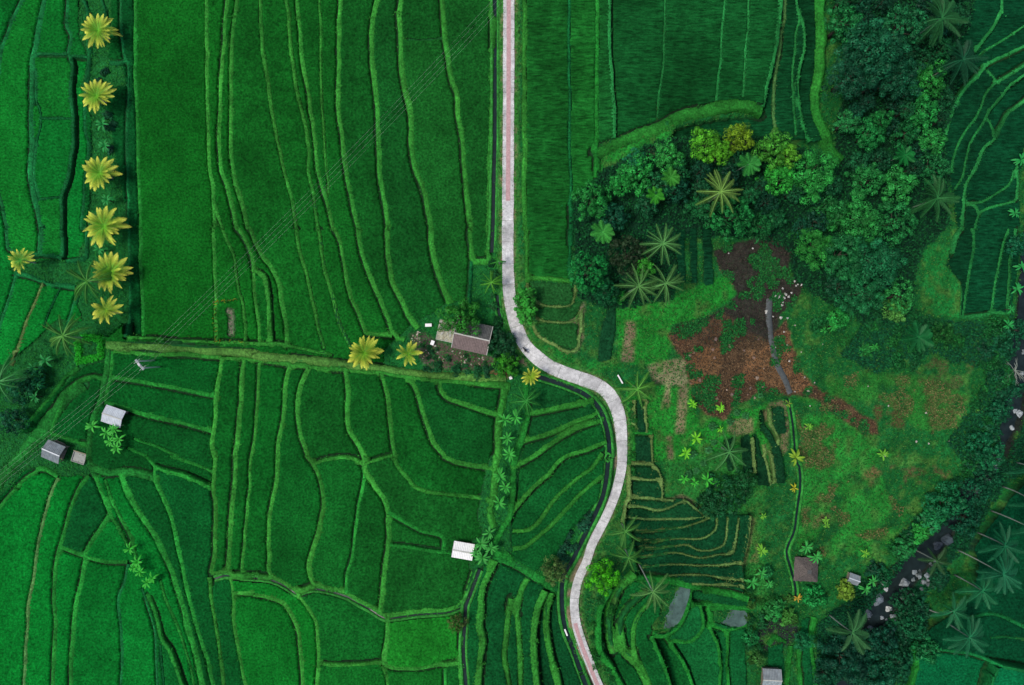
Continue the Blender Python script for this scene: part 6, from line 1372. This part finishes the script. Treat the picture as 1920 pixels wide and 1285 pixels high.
for i, (x, y, r_, c) in enumerate(sorted(BD, key=lambda t: t[1])): rock(x, y, r_*1.1, c, 'boulder in the stream bed, %s from the top' % ordw(i), 'river boulders', dz=.5)
for k in range(44):
    t = random.random(); x = 1640+110*t+random.gauss(0, 12); y = 1160-105*t+random.gauss(0, 12); rock(x, y, random.uniform(1.5, 4.5), random.choice([(.12, .15, .15), (.08, .1, .1), (.2, .23, .23), (.05, .07, .07)]), 'small grey rock in the rubble of the stream bed', 'rubble of the stream bed', 'river_rock', 'rock', .35)
for k in range(60):
    u, v = random.choice([(random.randint(270, 390), random.randint(400, 520)), (random.randint(400, 560), random.randint(560, 720)), (random.randint(560, 860), random.randint(600, 820)), (random.randint(860, 1160), random.randint(690, 800))])
    x, y = pts('Za:%d,%d' % (u, v))[0]; rock(x, y, random.uniform(.9, 2.3), random.choice([(.36, .31, .24), (.46, .41, .34), (.26, .22, .18), (.5, .47, .42), (.3, .2, .15)]), 'pale stone or husk littering the yard of the farmhouse', 'litter in the farmhouse yard', 'yard_stone', 'stone')
wp = world('P:1442,560 1441,600 1446,640 1455,680 1470,710 1481,738'); P = spline(wp, .6); n = len(P); d = np.gradient(P, axis=0); d /= np.linalg.norm(d, axis=1)[:, None]; nr = np.stack([-d[:, 1], d[:, 0]], 1)
w = .5+.2*vnoise(P[:, 0], P[:, 1], 2, 4); z = zat(P[:, 0], P[:, 1]); z = np.convolve(np.pad(z, 3, 'edge'), np.ones(7)/7, 'valid')+.22
V = np.stack([np.c_[P+nr*(w+.35)[:, None], z-.5], np.c_[P+nr*w[:, None], z], np.c_[P-nr*w[:, None], z], np.c_[P-nr*(w+.35)[:, None], z-.5]], 1).reshape(-1, 3); i = np.arange(n*4).reshape(n, 4)
ob = link(bpy.data.objects.new('slate_path', mesh_np('slate_path', V, np.stack([i[:-1, :-1], i[1:, :-1], i[1:, 1:], i[:-1, 1:]], -1).reshape(-1, 4), False, M['soilpath']))); tag(ob, 'slate grey footpath crossing the brown earth slope', None, None, 'structure')

# white roadside barrier at the bend
x, y, z = place(1162, 711); r = thing('concrete_barrier', 'white concrete barrier beam at the outside of the road bend', 'barrier', (x, y, z+.1), R(-60))
MB().box((0, 0, .62), (2.3, .3, .22)).build('beam', M['white'], r)
for sx in (-.8, .8): MB().box((sx, 0, .24), (.28, .26, .54)).build('post', M['white'], r)
# water spout pipe in roadside ditch
x, y, z = place(1061, 1185, .3); r = thing('sluice_gate', 'white sluice slab in the lower roadside ditch', 'sluice', (x, y, z+.45), R(-68)); MB().box((0, 0, .2), (1.7, .35, .16)).build('slab', M['white'], r); MB().box((0, -.1, -.1), (1.3, .12, .5)).build('gate', M['steel'], r)

# bare pale branches at the right edge
def bare(px, py, label, n, seed):
    x, y, z = place(px, py, 2); rng = random.Random(seed); r = thing('bare_tree', label, 'dead tree', (x, y, z)); MB().tube([(0, 0, -.2), (.1, 0, 1.2), (.15, .1, 2.2)], [.18, .13, .1], 7).build('trunk', M['barkpale'], r, True)
    for k in range(n):
        a = rng.uniform(0, 6.28); l = rng.uniform(2.0, 4.4); p = Vector((.15, .1, rng.uniform(1.2, 2.2))); e = p+Vector((math.cos(a)*l, math.sin(a)*l, rng.uniform(-.3, 1.6))); m_ = p.lerp(e, .5)+Vector((0, 0, .4))
        b = MB(); b.tube([p, m_, e], [.07, .05, .02], 5)
        for t in (.5, .75): q = m_.lerp(e, t-.3); b.tube([q, q+Vector((math.cos(a+.7)*l*.3, math.sin(a+.7)*l*.3, .2))], [.035, .012], 4)
        b.build('branch', M['barkpale'], r)
bare(1902, 695, 'bare pale-branched tree at the right edge above the stream', 16, 3)

# ---------------------------------------------------------------- motorbike and rider
x, y = G2(985, 657); i = int(np.argmin((RD[:, 0]-x)**2+(RD[:, 1]-y)**2)); ang = math.atan2(d0[1], d0[0]) if (d0 := RD[i+1]-RD[i-1]) is not None else 0
zr_ = rz_[i]+.03
mb = thing('motorbike', 'dark motorbike with a rider on the road by the farmhouse', 'motorbike', (x, y, zr_), ang)
for wx in (-.62, .62):
    b = MB(); ring = [(wx+math.cos(t)*.23, 0, .28+math.sin(t)*.23) for t in [k*6.283/14 for k in range(15)]]; b.tube(ring, .055, 6, False); w_ = b.build('wheel', M['black'], mb, True)
    b = MB().tube([(wx, -.05, .28), (wx, .05, .28)], .05, 8)
    for k in range(5): b.tube([(wx, 0, .28), (wx+math.cos(k*1.257)*.2, 0, .28+math.sin(k*1.257)*.2)], .012, 4)
    b.build('rim', M['steel'], w_)
MB().tube([(-.75, 0, .62), (-.4, 0, .66), (-.05, 0, .56), (.2, 0, .48), (.42, 0, .72), (.5, 0, .92)], [.07, .15, .14, .12, .13, .07], 8).build('body', M['dark'], mb, True)
MB().tube([(-.7, 0, .76), (-.3, 0, .77), (.0, 0, .72)], [.1, .14, .09], 8).build('seat', M['black'], mb, True)
MB().tube([(.36, -.33, 1.0), (.46, -.12, 1.0), (.48, 0, .98), (.46, .12, 1.0), (.36, .33, 1.0)], .02, 6).build('handlebar', M['steel'], mb); MB().tube([(.5, 0, .9), (.62, 0, .3)], .04, 6).build('fork', M['steel'], mb)
MB().tube([(.55, 0, .82), (.62, 0, .82)], [.08, .06], 8).build('headlight', M['white'], mb); MB().tube([(-.1, -.14, .3), (-.8, -.16, .38)], [.03, .05], 6).build('exhaust', M['steel'], mb)
def skin(name, joints, edges, mat, parent, sub=1):
    me = bpy.data.meshes.new(name); me.from_pydata([j[0] for j in joints], edges, []); me.materials.append(mat); o = bpy.data.objects.new(name, me); link(o, parent)
    o.modifiers.new('skin', 'SKIN'); ly = me.skin_vertices[0] if len(me.skin_vertices) else None
    if ly is None:
        bpy.context.view_layer.objects.active = o; bpy.ops.mesh.customdata_skin_add(); ly = me.skin_vertices[0]
    for k, j in enumerate(joints): ly.data[k].radius = (j[1], j[1])
    ly.data[0].use_root = True; s = o.modifiers.new('sub', 'SUBSURF'); s.levels = sub; s.render_levels = sub; return o
pr = thing('person', 'person in dark clothes riding the motorbike with both hands on the handlebar', 'person', (x, y, zr_), ang)
J = [((-.22, 0, .88), .15), ((-.2, 0, 1.1), .14), ((-.12, 0, 1.36), .15), ((-.08, 0, 1.5), .06), ((-.05, 0, 1.62), .1), ((-.03, 0, 1.74), .1),
     ((-.1, .2, 1.38), .07), ((.08, .3, 1.16), .05), ((.34, .28, 1.04), .035), ((-.1, -.2, 1.38), .07), ((.08, -.3, 1.16), .05), ((.34, -.28, 1.04), .035),
     ((-.18, .12, .84), .1), ((.2, .2, .78), .075), ((.12, .18, .36), .05), ((.26, .19, .3), .045), ((-.18, -.12, .84), .1), ((.2, -.2, .78), .075), ((.12, -.18, .36), .05), ((.26, -.19, .3), .045)]
E = [(0, 1), (1, 2), (2, 3), (3, 4), (4, 5), (2, 6), (6, 7), (7, 8), (2, 9), (9, 10), (10, 11), (0, 12), (12, 13), (13, 14), (14, 15), (0, 16), (16, 17), (17, 18), (18, 19)]
skin('body', J, E, M['dark'], pr, 2)
b = MB(); vs = []; 
for a in range(5):
    el = a*math.pi/8
    for k in range(10): t = k*6.283/10; vs.append((-.04+math.cos(t)*.145*math.cos(el), math.sin(t)*.135*math.cos(el), 1.70+.14*math.sin(el)))
b.add(vs, [(a*10+k, a*10+(k+1) % 10, (a+1)*10+(k+1) % 10, (a+1)*10+k) for a in range(4) for k in range(10)]).build('helmet', M['black'], pr, True)
b = MB()
for sy in (-1, 1):
    b.tube([(.34, sy*.28, 1.04), (.40, sy*.29, 1.02)], [.035, .04], 6)
    for f in range(4): b.tube([(.40, sy*(.26+f*.022), 1.03), (.43, sy*(.26+f*.022), 1.0), (.41, sy*(.26+f*.022), .975)], .009, 5)
    b.tube([(.37, sy*.25, 1.02), (.41, sy*.235, .985)], .01, 5)
b.build('hands', M['skin'], pr, True)
